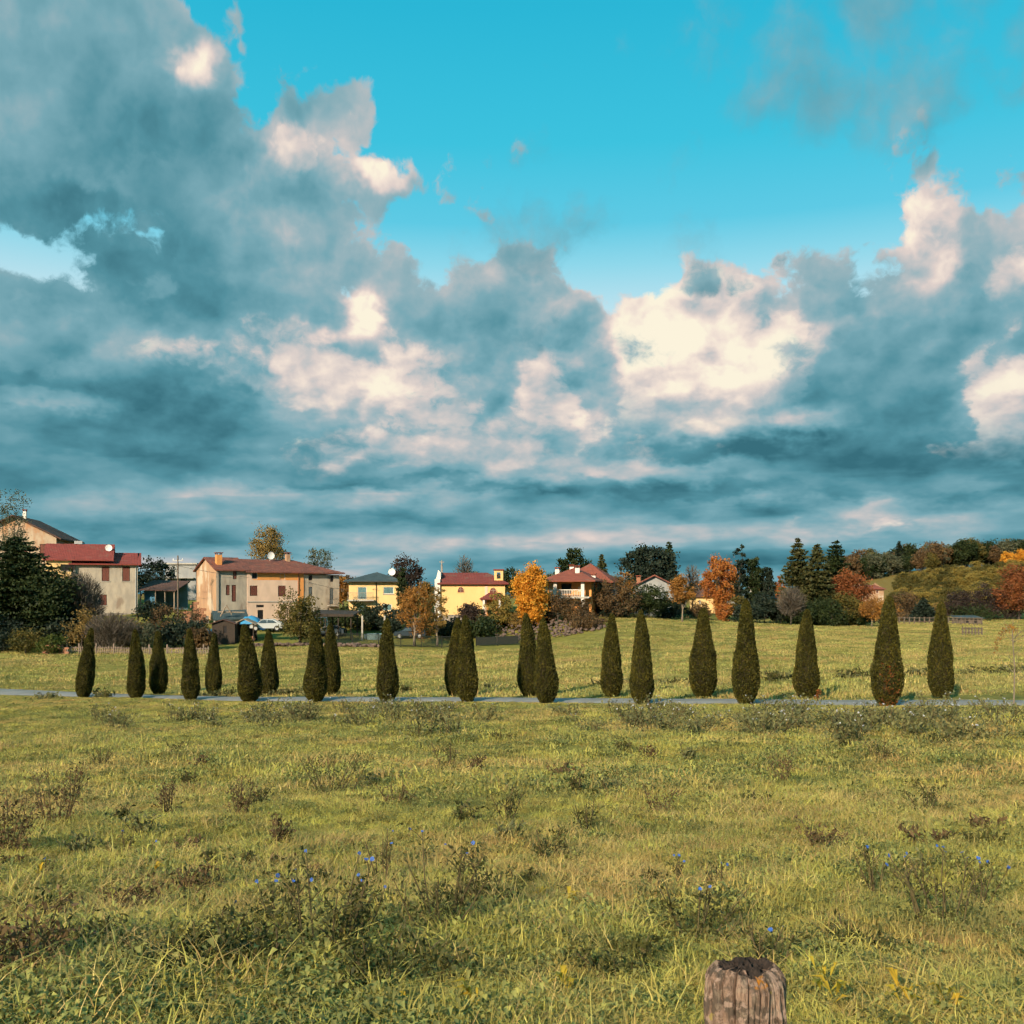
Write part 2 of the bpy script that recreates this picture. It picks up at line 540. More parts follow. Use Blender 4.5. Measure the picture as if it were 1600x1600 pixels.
# some ground behind and beside the camera
ex = np.array([(-3, .6, 0.03), (0, .6, 0.03), (3, .6, 0.03), (-1, 2, 0.02), (1, 2, 0.02)])
cX = np.r_[cX, ex[:, 0]]; cY = np.r_[cY, ex[:, 1]]; cZ = np.r_[cZ, ex[:, 2]]


def warp(X, Y):
    Yc = np.maximum(Y, 0.3) + 5
    return np.stack([np.clip(X / Yc, -0.95, 0.95) * 2.6, np.log(Yc) * 1.5], -1)


def tps(r2):
    return 0.5 * r2 * np.log(r2 + 1e-9)


cw = warp(cX, cY)
n_ = len(cw)
A_ = np.zeros((n_ + 3, n_ + 3))
A_[:n_, :n_] = tps(((cw[:, None] - cw[None]) ** 2).sum(-1)) + np.eye(n_) * 0.002
A_[:n_, n_] = 1; A_[:n_, n_ + 1:] = cw
A_[n_, :n_] = 1; A_[n_ + 1:, :n_] = cw.T
sol = np.linalg.solve(A_, np.r_[cZ, 0, 0, 0])


def gz(X, Y, micro=True):
    X = np.atleast_1d(np.asarray(X, float)); Y = np.atleast_1d(np.asarray(Y, float))
    w = warp(X, Y)
    out = np.empty(len(X))
    for i in range(0, len(X), 20000):
        q = w[i:i + 20000]
        r2 = ((q[:, None] - cw[None]) ** 2).sum(-1)
        out[i:i + 20000] = tps(r2) @ sol[:n_] + sol[n_] + q @ sol[n_ + 1:]
    t = np.clip((Y - 480) / 300, 0, 1); t = t * t * (3 - 2 * t)
    out = out * (1 - t) + 2.2 * t
    if micro:
        # tussocky hollows in the meadow; none at the road
        dr = np.abs((Y + SLOPE * X - 48.3) * 0.875)
        a = np.clip((dr - 4) / 6, 0, 1) * np.clip(1.2 - Y / 140, 0, 1)
        out = out + a * (0.035 * np.sin(X * 2.1 + 1.3 * np.sin(Y * 1.1)) * np.sin(Y * 1.7 + np.sin(X * .9)) + 0.07 * np.sin(X * .61 + 2 + np.sin(Y * .31)) * np.sin(Y * .47 + 1))
    return out


def gz1(x, y):
    return float(gz([x], [y])[0])


# base colours
GREEN = (0.130, 0.165, 0.022, 1); OLIVE = (0.30, 0.27, 0.036, 1); STRAW = (0.46, 0.35, 0.10, 1); DKGRN = (0.055, 0.080, 0.016, 1)

M = {}
M['soil'] = make_mat('meadow_soil', (0.24, 0.215, 0.05, 1), (0.14, 0.14, 0.04, 1), scale=0.9, rough=0.95, bump=0.05, bscale=5, spec=0.05,
                     c3=(0.34, 0.27, 0.09, 1), c3scale=0.16, world=True, detail=9)
# the hillside beyond the field is dry, tan ground
g_ = NT(M['soil'].node_tree)
b_ = [q for q in M['soil'].node_tree.nodes if q.type == 'BSDF_PRINCIPLED'][0]
old_ = b_.inputs['Base Color'].links[0].from_socket
yy_ = g_.sep(g_.n('ShaderNodeNewGeometry').outputs['Position'])[1]
g_.put(b_.inputs['Base Color'], g_.mix(g_.ss(yy_, 214, 240), old_, (0.20, 0.145, 0.045, 1)))
M['road'] = make_mat('road_asphalt', (0.25, 0.245, 0.235, 1), (0.17, 0.17, 0.165, 1), scale=1.2, rough=0.7, bump=0.004, bscale=60, spec=0.4, world=True)

# ground sheet
ys = np.concatenate([np.arange(-6, 16, 0.4), np.geomspace(16.4, 1500, 190)])
half = np.concatenate([np.arange(0, 14, 0.45), np.geomspace(14.4, 1300, 105)])
xs = np.concatenate([-half[:0:-1], half])
GX, GY = np.meshgrid(xs, ys)
GZ = gz(GX.ravel(), GY.ravel())
nx, ny = len(xs), len(ys)
idx = np.arange(nx * ny).reshape(ny, nx)
fc = np.stack([idx[:-1, :-1], idx[:-1, 1:], idx[1:, 1:], idx[1:, :-1]], -1).reshape(-1, 4)
me = np_mesh('ground', np.stack([GX.ravel(), GY.ravel(), GZ], -1), fc, M['soil'], True)
obj('ground', me, kind='structure')

# road between the two rows
ux, uy = 1 / math.hypot(1, SLOPE), -SLOPE / math.hypot(1, SLOPE)      # along the road
nxn, nyn = -uy, ux                                                    # across, away from the camera
ts_ = np.arange(-140, 100, 1.0)
offs = [0.55, 0.95, 2.0, 3.05, 3.45]
rv = []
for t in ts_:
    for k, o_ in enumerate(offs):
        wob = 0.10 * math.sin(t * .7 + k) if k in (0, 4) else .05 * math.sin(t * .5 + k) if k in (1, 3) else 0
        rv.append((t * ux + (o_ + wob) * nxn, NEAR_A + t * uy + (o_ + wob) * nyn))
rv = np.array(rv)
rz = gz(rv[:, 0], rv[:, 1], False) + 0.10 + np.tile([-.09, 0, .02, 0, -.09], len(ts_))
ri = np.arange(len(rv)).reshape(-1, 5)
rf = np.stack([ri[:-1, :-1], ri[1:, :-1], ri[1:, 1:], ri[:-1, 1:]], -1).reshape(-1, 4)
obj('road', np_mesh('road', np.c_[rv, rz], rf, M['road'], True), kind='structure')

# ------------------------------------------------------------------ plants: leaf clouds, trunks, crowns
def leaf_quads(c, sz, asp=0.55, up=0.0, nrm=None, r=rng):
    """one diamond leaf per centre; up bends the long axis towards the sky"""
    n = len(c)
    a = r.normal(size=(n, 3)); a[:, 2] += up
    if nrm is not None: a = a + nrm
    a /= np.linalg.norm(a, axis=1, keepdims=True)
    b = np.cross(a, r.normal(size=(n, 3))); b /= np.linalg.norm(b, axis=1, keepdims=True) + 1e-9
    sz = np.broadcast_to(np.asarray(sz, float), (n,))[:, None]
    v = np.stack([c - a * sz * .5, c + b * sz * asp * .5, c + a * sz * .5, c - b * sz * asp * .5], 1).reshape(-1, 3)
    f = np.arange(4 * n).reshape(n, 4)
    return v, f


def sphere_pts(n, r=rng, inner=0.45):
    d = r.normal(size=(n, 3)); d /= np.linalg.norm(d, axis=1, keepdims=True)
    return d, inner + (1 - inner) * r.random(n) ** 0.6


def lobes(d, r, k=9, amp=0.42):
    """uneven radius over directions"""
    s = np.ones(len(d))
    for _ in range(k):
        q = r.normal(size=3); q /= np.linalg.norm(q)
        s += amp * (r.random() - .35) * np.exp(4.0 * (d @ q - 1))
    return s


def crown_round(h, rad, cz_, clumps=70, per=45, leaf=0.3, spread=0.16, sd=1, egg=0.0, inner=.35):
    """crown centred at height cz_, half height h, radius rad, made of leaf clumps"""
    r = np.random.default_rng(sd)
    d, q = sphere_pts(clumps, r, inner)
    q = q * lobes(d, r)
    ax_ = 1 + r.normal(size=3) * .07
    c = d * q[:, None] * np.array([rad, rad, h]) * ax_
    if egg: c[:, :2] *= (1 - egg * c[:, 2:3] / h)
    c[:, 2] += cz_
    cr = r.uniform(.6, 1.3, clumps)
    per = int(per * 1.55)
    pts = np.repeat(c, per, 0) + r.normal(size=(clumps * per, 3)) * (spread * rad * np.repeat(cr, per))[:, None] * np.array([1, 1, .75])
    v, f = leaf_quads(pts, r.uniform(.6, 1.25, len(pts)) * leaf, .7, 0.1, r=r)
    return v, f, c


def crown_twigs(h, rad, cz_, n=1500, ln=0.9, wd=0.05, sd=1, vase=True, base=None):
    """leafless crown: fans of thin twigs pointing up and out"""
    r = np.random.default_rng(sd)
    d, q = sphere_pts(n, r, .1)
    q = q * lobes(d, r, 6, .25)
    c = d * q[:, None] * np.array([rad, rad, h])
    out = c / (np.linalg.norm(c, axis=1, keepdims=True) + 1e-6) * np.array([1, 1, .6])
    out[:, 2] += 0.9
    out += r.normal(size=(n, 3)) * .35
    c[:, 2] += cz_
    v, f = leaf_quads(c, r.uniform(.5, 1.3, n) * ln, wd / ln, 0, nrm=out * 6, r=r)
    return v, f, c


def crown_spruce(H, rad, z0=0.8, whorls=26, per=9, leaf=0.32, sd=1, droop=.25, power=1.0):
    r = np.random.default_rng(sd)
    P_, N_ = [], []
    for i in range(whorls):
        t = (i + r.random() * .6) / whorls
        zz = z0 + (H - z0) * t
        L = 1.6 * rad * (1 - t) ** (power * .85) * r.uniform(.85, 1.15) + .18
        nb = max(4, int(per * (1.25 - .6 * t)))
        a0 = r.random() * 6.28
        for k in range(nb):
            a = a0 + 6.283 * k / nb + r.normal() * .2
            Lk = L * r.uniform(.7, 1.15)
            ns = max(6, int(Lk / leaf * 8))
            s = (np.arange(ns) + r.random(ns)) / ns
            x = np.cos(a) * Lk * s; y = np.sin(a) * Lk * s
            z = zz - droop * Lk * s + .22 * Lk * s ** 2.2
            w = .34 * Lk * (1 - .7 * s)
            q = np.stack([x + r.normal(size=ns) * w * .6, y + r.normal(size=ns) * w * .6, z + r.normal(size=ns) * .08], -1)
            P_.append(q)
            N_.append(np.tile([math.cos(a) * 2.2, math.sin(a) * 2.2, -.4], (ns, 1)))
    P_ = np.concatenate(P_); N_ = np.concatenate(N_)
    v, f = leaf_quads(P_, r.uniform(.7, 1.3, len(P_)) * leaf, .5, 0, nrm=N_, r=r)
    return v, f, P_[::40]


def trunk_mb(H, r0, tips, lean=(0, 0), fork=.35, sd=1, nl=9):
    r = np.random.default_rng(sd)
    mb = MB()
    n = 6
    top = np.array([lean[0], lean[1], H])
    path = [np.array([0, 0, -.4])] + [top * (i / n) + np.r_[r.normal(size=2) * .04 * H * .2, 0] for i in range(1, n + 1)]
    mb.tube(path, [r0 * 1.25] + [r0 * (1 - .82 * i / n) for i in range(1, n + 1)], 7)
    tips = list(tips)
    r.shuffle(tips)
    for tp in tips[:nl]:
        tp = np.array(tp)
        s = np.clip(fork + r.random() * .4, .1, .9)
        st = top * s
        if tp[2] < st[2]: st = top * max(.12, (tp[2] - .3) / H * .8)
        mid = (st + tp) / 2 + np.array([0, 0, -.05 * H])
        mb.tube([st, mid, tp], [r0 * .42, r0 * .26, r0 * .08], 5, cap=False)
    return mb


M['bark'] = make_mat('bark', (0.10, 0.085, 0.068, 1), (0.055, 0.047, 0.04, 1), scale=4, rough=0.95, bump=.02, stretch=(1, 1, .25))
M['bark_pale'] = make_mat('bark_pale', (0.24, 0.19, 0.14, 1), (0.13, 0.11, 0.09, 1), scale=4, rough=0.95, bump=.02, stretch=(1, 1, .25))
LM = {
    'dark': leaf_mat('leaf_dark', [(0.010, 0.020, 0.008, 1), (0.022, 0.036, 0.011, 1), (0.045, 0.058, 0.016, 1)], .15),
    'darkblue': leaf_mat('leaf_darkblue', [(0.010, 0.018, 0.014, 1), (0.018, 0.030, 0.020, 1), (0.035, 0.045, 0.026, 1)], .12),
    'purple': leaf_mat('leaf_purple', [(0.020, 0.016, 0.016, 1), (0.040, 0.028, 0.024, 1), (0.075, 0.05, 0.035, 1)], .15),
    'spruce': leaf_mat('leaf_spruce', [(0.022, 0.030, 0.010, 1), (0.050, 0.056, 0.018, 1), (0.10, 0.085, 0.030, 1)], .15, .35),
    'olive': leaf_mat('leaf_olive', [(0.045, 0.050, 0.014, 1), (0.10, 0.09, 0.024, 1), (0.19, 0.13, 0.03, 1)], .3),
    'green': leaf_mat('leaf_green', [(0.025, 0.045, 0.010, 1), (0.06, 0.085, 0.016, 1), (0.13, 0.13, 0.03, 1)], .3),
    'orange': leaf_mat('leaf_orange', [(0.34, 0.17, 0.03, 1), (0.60, 0.26, 0.03, 1), (0.76, 0.36, 0.045, 1), (0.82, 0.50, 0.08, 1)], .4),
    'red': leaf_mat('leaf_red', [(0.16, 0.07, 0.025, 1), (0.36, 0.12, 0.035, 1), (0.48, 0.19, 0.045, 1), (0.56, 0.28, 0.06, 1)], .35),
    'rust': leaf_mat('leaf_rust', [(0.14, 0.07, 0.024, 1), (0.30, 0.14, 0.034, 1), (0.46, 0.23, 0.05, 1)], .3),
    'russet': leaf_mat('leaf_russet', [(0.10, 0.04, 0.02, 1), (0.22, 0.075, 0.028, 1), (0.36, 0.13, 0.04, 1)], .3),
    'brown': leaf_mat('leaf_brown', [(0.05, 0.035, 0.02, 1), (0.11, 0.070, 0.035, 1), (0.20, 0.12, 0.045, 1)], .25),
    'tan': leaf_mat('leaf_tan', [(0.13, 0.09, 0.035, 1), (0.24, 0.16, 0.05, 1), (0.36, 0.24, 0.075, 1)], .3),
    'gold': leaf_mat('leaf_gold', [(0.15, 0.12, 0.035, 1), (0.26, 0.20, 0.05, 1), (0.38, 0.275, 0.065, 1)], .35),
    'grey': leaf_mat('twig_grey', [(0.055, 0.048, 0.042, 1), (0.10, 0.085, 0.07, 1), (0.17, 0.135, 0.10, 1)], .05),
    'greygreen': leaf_mat('leaf_greygreen', [(0.05, 0.06, 0.04, 1), (0.09, 0.10, 0.06, 1), (0.16, 0.15, 0.08, 1)], .25),
}


def tree(name, label, cat, px, top, width, Y, kind, leafm, group=None, trunk_frac=.25, sd=None, bark='bark', base_sink=0.0, **kw):
    """a tree whose crown spans `width` photo pixels and whose tip stands at row `top`, at depth Y"""
    X = (px - 800) / F * Y
    gz0 = gz1(X, Y) - base_sink
    H = CZ + (HY - top) / F * Y - gz0
    rad = width / F * Y / 2
    sd = sd if sd is not None else int(px * 7 + top)
    root = thing(name, (X, Y, gz0), label, cat, group=group)
    r = np.random.default_rng(sd)
    if kind == 'round':
        h0 = H * trunk_frac
        hh = (H - h0) / 2
        v, f, tips = crown_round(hh * .92, rad * .88, h0 + hh, sd=sd, **kw)
    elif kind == 'twigs':
        h0 = H * trunk_frac
        hh = (H - h0) / 2
        v, f, tips = crown_twigs(hh, rad, h0 + hh, sd=sd, **kw)
    else:
        v, f, tips = crown_spruce(H, rad, sd=sd, z0=H * trunk_frac, **kw)
    obj('crown', np_mesh('crown', v, f, LM[leafm]), root)
    tr = trunk_mb(H * (.62 if kind != 'spruce' else .97), max(.07, min(.28, H * .022)), tips if kind != 'spruce' else [], sd=sd, nl=12)
    obj('trunk', tr.mesh('trunk', M[bark], True), root)
    return root


# ---- thujas in two rows along the road
LM['thuja'] = leaf_mat('leaf_thuja', [(0.012, 0.014, 0.003, 1), (0.032, 0.033, 0.006, 1), (0.065, 0.060, 0.009, 1), (0.125, 0.10, 0.016, 1)], .12, .35, wscale=1.6)
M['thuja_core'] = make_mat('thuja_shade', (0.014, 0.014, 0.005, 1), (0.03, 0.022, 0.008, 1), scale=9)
TPROF = np.array([(0, .29), (.03, .37), (.08, .47), (.16, .545), (.25, .55), (.38, .505), (.52, .435), (.66, .350), (.8, .265), (.9, .195), (.96, .135), (1.0, .03)])


def thuja_meshes(sd, H=4.2, n=13000):
    r = np.random.default_rng(sd)
    # a little lean and waviness of its own
    ph = r.random(8) * 6.28
    fat = r.uniform(.92, 1.08)
    def radius(t, a):
        b = np.interp(t, TPROF[:, 0], TPROF[:, 1]) * fat
        return b * (1 + .05 * np.sin(3 * a + ph[0] + 4 * t) + .04 * np.sin(5 * a + ph[1] - 9 * t) + .045 * np.sin(11 * t + ph[2] + 2 * a) + .03 * np.sin(23 * t + ph[3] + 4 * a))
    lean = r.normal(size=2) * .022
    t = r.random(n) ** 1.15 * 0.995
    a = r.random(n) * 6.283
    rr = radius(t, a) * r.uniform(.90, 1.02, n)
    c = np.stack([np.cos(a) * rr + lean[0] * t * t * H, np.sin(a) * rr + lean[1] * t * t * H, .10 + t * (H - .10)], -1)
    nrm = np.stack([np.cos(a) * 1.0, np.sin(a) * 1.0, np.full(n, 1.9)], -1)
    v, f = leaf_quads(c, r.uniform(.05, .12, n), .5, 0, nrm=nrm, r=r)
    crown = np_mesh('crown', v, f, LM['thuja'])
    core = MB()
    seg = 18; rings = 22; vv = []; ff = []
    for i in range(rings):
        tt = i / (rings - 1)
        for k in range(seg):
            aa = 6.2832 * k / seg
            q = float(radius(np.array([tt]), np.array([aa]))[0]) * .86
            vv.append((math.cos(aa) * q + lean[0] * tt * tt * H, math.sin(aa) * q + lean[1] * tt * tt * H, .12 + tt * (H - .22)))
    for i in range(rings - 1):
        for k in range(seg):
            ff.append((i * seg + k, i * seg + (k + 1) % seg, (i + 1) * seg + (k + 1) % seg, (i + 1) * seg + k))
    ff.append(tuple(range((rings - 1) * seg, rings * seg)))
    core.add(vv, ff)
    trunk = MB().tube([(0, 0, -.3), (0, 0, .2), (lean[0] * H * .2, lean[1] * H * .2, H * .5)], [.08, .07, .04], 8)
    return crown, core.mesh('inner_foliage', M['thuja_core'], True), trunk.mesh('trunk', M['bark'], True)


variants = [thuja_meshes(100 + i) for i in range(7)]
ORD = ['first', 'second', 'third', 'fourth', 'fifth', 'sixth', 'seventh', 'eighth', 'ninth', 'tenth', 'eleventh']
thuja_roots = {}
for rowname, row, A in (('near', near_row, NEAR_A), ('far', far_row, FAR_A)):
    for i, (px, top, base) in enumerate(row):
        X, Y = row_xy(px, A)
        g0 = gz1(X, Y)
        H = CZ + (HY - top) / F * Y - g0
        extra = {('near', 0): ', leaning and smallest in it', ('near', 10): ', tallest, with reddish patches', ('near', 7): ', lit mossy yellow', ('far', 8): ', rusty at its foot'}.get((rowname, i), '')
        lab = f'clipped dark thuja, {ORD[i]} from the left in the {rowname} row{extra}'
        root = thing('thuja_tree', (X, Y, g0 - .03), lab, 'tree', rz=random.random() * 6.28, group=f'clipped thujas in the {rowname} row along the road')
        s = H / 4.2
        w = s * random.uniform(.88, 1.08)
        root.scale = (w, w, s)
        cr, co, tr = variants[(i * 3 + (rowname == 'far') * 2) % 7]
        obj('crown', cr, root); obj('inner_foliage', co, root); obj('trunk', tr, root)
        root.rotation_euler = (R(random.uniform(-.9, .9)), R(random.uniform(-.9, .9)), root.rotation_euler[2])
        if (rowname, i) == ('near', 0):
            root.rotation_euler = (0, R(4.5), 0)
        thuja_roots[(rowname, i)] = root
# dead foliage patches
LM['dead'] = leaf_mat('leaf_dead', [(0.05, 0.025, 0.008, 1), (0.14, 0.05, 0.014, 1), (0.26, 0.085, 0.02, 1)], .2)
for key, spec in {('near', 10): (240, -1.7, .10, 1.7, .9), ('far', 8): (160, -.6, .05, .5, .35)}.items():
    n, ang, z0, z1, spread = spec
    rt = thuja_roots[key]
    r = np.random.default_rng(5)
    rt.rotation_euler = (0, 0, 0)
    a = ang + r.normal(size=n) * spread * .5
    t = z0 + (z1 - z0) * r.random(n) ** 1.6
    rr = np.interp(t / 4.2, TPROF[:, 0], TPROF[:, 1]) * r.uniform(.96, 1.10, n) + (.18 * r.random(n) if key[0] == 'far' else 0)
    c = np.stack([np.cos(a) * rr, np.sin(a) * rr, t], -1)
    v, f = leaf_quads(c, r.uniform(.06, .13, n), .5, 1.2, r=r)
    obj('dead_foliage', np_mesh('dead_foliage', v, f, LM['dead']), rt)

# ------------------------------------------------------------------ buildings
M['plaster_grey'] = make_mat('plaster_grey', (0.42, 0.37, 0.30, 1), (0.30, 0.27, 0.23, 1), scale=1.1, rough=.95, bump=.02, c3=(0.24, 0.19, 0.15, 1), c3scale=.5, stretch=(1, 1, .42))
M['plaster_old'] = make_mat('plaster_old', (0.44, 0.35, 0.26, 1), (0.33, 0.26, 0.20, 1), scale=.9, rough=.95, bump=.03, c3=(0.40, 0.22, 0.12, 1), c3scale=.45, c3t=(.52, .66), stretch=(1, 1, .42))
M['plaster_cream'] = make_mat('plaster_cream', (0.68, 0.50, 0.39, 1), (0.56, 0.41, 0.32, 1), scale=.8, rough=.95, bump=.015, stretch=(1, 1, .42))
M['plaster_orange'] = make_mat('plaster_orange', (0.70, 0.30, 0.09, 1), (0.58, 0.26, 0.09, 1), scale=.9, rough=.95, bump=.02, stretch=(1, 1, .42))
M['plaster_gable'] = make_mat('plaster_gable', (0.44, 0.28, 0.17, 1), (0.36, 0.22, 0.14, 1), scale=.7, rough=.95, bump=.04, c3=(0.52, 0.42, 0.32, 1), c3scale=.5, c3t=(.54, .62), stretch=(1, 1, .42))
M['plaster_yellow'] = make_mat('plaster_yellow', (0.74, 0.51, 0.24, 1), (0.66, 0.45, 0.21, 1), scale=.5, rough=.9, bump=.008, stretch=(1, 1, .42))
M['plaster_chapel'] = make_mat('plaster_chapel', (0.76, 0.50, 0.22, 1), (0.68, 0.44, 0.19, 1), scale=.5, rough=.9, bump=.008, stretch=(1, 1, .42))
M['plaster_bluegrey_shade'] = make_mat('plaster_bluegrey_shaded', (0.30, 0.31, 0.31, 1), (0.24, 0.25, 0.26, 1), scale=.8, rough=.9, bump=.01, stretch=(1, 1, .42))  # blue-grey plaster; barn and villa rear wing have their shade in this colour
M['plaster_white'] = make_mat('plaster_white', (0.74, 0.70, 0.64, 1), (0.62, 0.58, 0.54, 1), scale=.8, rough=.9, stretch=(1, 1, .42))
M['stone'] = make_mat('stone', (0.33, 0.29, 0.25, 1), (0.20, 0.18, 0.16, 1), scale=1.5, rough=.95, bump=.04)
M['brick_old'] = make_mat('old_brick', (0.36, 0.16, 0.09, 1), (0.24, 0.13, 0.085, 1), scale=3, rough=.95, bump=.03)
M['shutter_red'] = make_mat('shutter_red', (0.16, 0.055, 0.040, 1), (0.12, 0.045, 0.035, 1), scale=5, rough=.7)
M['shutter_teal'] = make_mat('shutter_teal', (0.10, 0.20, 0.22, 1), (0.08, 0.16, 0.18, 1), scale=5, rough=.6)
M['shutter_grey'] = make_mat('shutter_grey', (0.12, 0.14, 0.15, 1), (0.09, 0.11, 0.12, 1), scale=5, rough=.6)
M['dark_room'] = make_mat('dark_room', (0.012, 0.012, 0.014, 1), rough=.6)
M['glass'] = make_mat('window_glass', (0.05, 0.07, 0.08, 1), rough=.08, spec=.6)
M['frame_white'] = make_mat('frame_white', (0.62, 0.60, 0.55, 1), rough=.6)
M['wood_dark'] = make_mat('wood_dark', (0.055, 0.042, 0.034, 1), (0.035, 0.028, 0.024, 1), scale=6, rough=.85)
M['wood_grey'] = make_mat('wood_grey', (0.36, 0.28, 0.21, 1), (0.22, 0.175, 0.14, 1), scale=5, rough=.9, stretch=(1, 1, .2))
M['wood_old'] = make_mat('wood_old', (0.17, 0.13, 0.10, 1), (0.11, 0.09, 0.07, 1), scale=5, rough=.9)
M['fence_dark'] = make_mat('fence_dark', (0.018, 0.024, 0.023, 1), (0.028, 0.030, 0.026, 1), scale=4, rough=.95, spec=.05)
M['metal_dark'] = make_mat('metal_dark', (0.030, 0.036, 0.040, 1), rough=.5, spec=.4)
M['metal_grey'] = make_mat('metal_grey', (0.36, 0.38, 0.39, 1), rough=.45, spec=.5)
M['concrete'] = make_mat('concrete', (0.42, 0.40, 0.36, 1), (0.33, 0.31, 0.28, 1), scale=2, rough=.95)
M['blue'] = make_mat('blue_sheet', (0.05, 0.20, 0.34, 1), (0.04, 0.15, 0.27, 1), scale=2, rough=.5)
M['teal_wall'] = make_mat('teal_wall', (0.16, 0.24, 0.26, 1), (0.12, 0.19, 0.21, 1), scale=1, rough=.9)
M['white_paint'] = make_mat('white_paint', (0.78, 0.78, 0.76, 1), rough=.4, spec=.5)
M['tyre'] = make_mat('tyre', (0.02, 0.02, 0.02, 1), rough=.8)


def roof_mat(name, c1, c2, c3=None):
    """rows of clay pantiles: courses across the slope and rolls down it"""
    m = bpy.data.materials.new(name)
    m.use_nodes = True
    m.node_tree.nodes.clear()
    g = NT(m.node_tree)
    co = g.n('ShaderNodeTexCoord').outputs['Object']
    b = g.n('ShaderNodeBsdfPrincipled')
    b.inputs['Roughness'].default_value = .85
    b.inputs['Specular IOR Level'].default_value = .2
    n1 = g.noise(co, 1.3, 6, .65)
    n2 = g.noise(g.v('MULTIPLY', co, (5.0, 3.0, 3.0)), 1.6, 2, .5)
    col = g.mix(g.ss(n1, .35, .65), c1, c2)
    col = g.mix(g.m('MULTIPLY', g.ss(n2, .4, .7), .5), col, c3 or c2)
    rows = g.noise(g.v('MULTIPLY', co, (1.6, 1.2, 10.0)), 1.0, 3, .6)
    col = g.mix(g.m('MULTIPLY', g.ss(rows, .46, .62), .45), col, tuple(q * .55 for q in c1[:3]) + (1,))
    col = g.mix(g.m('MULTIPLY', g.ss(g.noise(co, .55, 5, .65), .55, .68), .4), col, (0.16, 0.13, 0.10, 1))
    g.put(b.inputs['Base Color'], col)
    xx, yy, zz = g.sep(co)
    h = g.m('ABSOLUTE', g.m('SINE', g.m('MULTIPLY', xx, 3.14159 / .22)))
    h2 = g.m('FRACT', g.m('MULTIPLY', zz, 1 / .16))
    bp = g.n('ShaderNodeBump'); bp.inputs['Distance'].default_value = .02
    g.put(bp.inputs['Height'], g.m('MULTIPLY_ADD', h2, .5, h))
    m.node_tree.links.new(bp.outputs[0], b.inputs['Normal'])
    o = g.n('ShaderNodeOutputMaterial')
    m.node_tree.links.new(b.outputs[0], o.inputs[0])
    return m


M['roof_red'] = roof_mat('roof_red', (0.26, 0.060, 0.050, 1), (0.20, 0.048, 0.042, 1))
M['roof_old'] = roof_mat('roof_old', (0.22, 0.075, 0.055, 1), (0.10, 0.050, 0.045, 1), (0.30, 0.13, 0.09, 1))
M['roof_teal'] = roof_mat('roof_slate', (0.055, 0.085, 0.095, 1), (0.045, 0.070, 0.080, 1))
M['roof_brown'] = roof_mat('roof_brown', (0.28, 0.085, 0.055, 1), (0.22, 0.07, 0.05, 1))
M['roof_dark'] = roof_mat('roof_dark', (0.13, 0.070, 0.055, 1), (0.085, 0.052, 0.045, 1))
M['roof_chapel'] = roof_mat('roof_chapel', (0.21, 0.052, 0.045, 1), (0.17, 0.045, 0.04, 1))


class Frame:
    """a building's own axes: x along the facade, y away from the viewer, z up, origin at the left front corner"""
    def __init__(s, px, Y, deg, base=None, sink=.3):
        s.X0 = (px - 800) / F * Y; s.Y0 = Y; s.a = R(deg)
        s.c, s.s_ = math.cos(s.a), math.sin(s.a)
        s.z0 = base if base is not None else gz1(s.X0, Y) - sink

    def x(s, px):
        k = (px - 800) / F
        return (k * s.Y0 - s.X0) / (s.c - k * s.s_)

    def z(s, py, px):
        return CZ + (HY - py) / F * (s.Y0 + s.x(px) * s.s_) - s.z0

    def root(s, name, label, cat, group=None):
        return thing(name, (s.X0, s.Y0, s.z0), label, cat, rz=s.a, group=group)

    def rect(s, x0, x1, y0, y1):
        """pixel rectangle -> local x0,x1,z0,z1"""
        return s.x(x0), s.x(x1), s.z(y1, (x0 + x1) / 2), s.z(y0, (x0 + x1) / 2)


def facade(mb, x0, x1, z0, z1, y, holes, deep=.16):
    """a wall face with real openings and their reveals"""
    xs_ = sorted({x0, x1, *[h[0] for h in holes], *[h[1] for h in holes]})
    zs_ = sorted({z0, z1, *[h[2] for h in holes], *[h[3] for h in holes]})
    xs_ = [q for q in xs_ if x0 <= q <= x1]; zs_ = [q for q in zs_ if z0 <= q <= z1]
    for i in range(len(xs_) - 1):
        for j in range(len(zs_) - 1):
            cx, cz = (xs_[i] + xs_[i + 1]) / 2, (zs_[j] + zs_[j + 1]) / 2
            if any(h[0] < cx < h[1] and h[2] < cz < h[3] for h in holes): continue
            mb.add([(xs_[i], y, zs_[j]), (xs_[i + 1], y, zs_[j]), (xs_[i + 1], y, zs_[j + 1]), (xs_[i], y, zs_[j + 1])], [(0, 1, 2, 3)])
    for h in holes:
        a, b, c, d = h[:4]
        mb.add([(a, y, c), (b, y, c), (b, y, d), (a, y, d), (a, y + deep, c), (b, y + deep, c), (b, y + deep, d), (a, y + deep, d)],
               [(0, 4, 5, 1), (1, 5, 6, 2), (2, 6, 7, 3), (3, 7, 4, 0)])


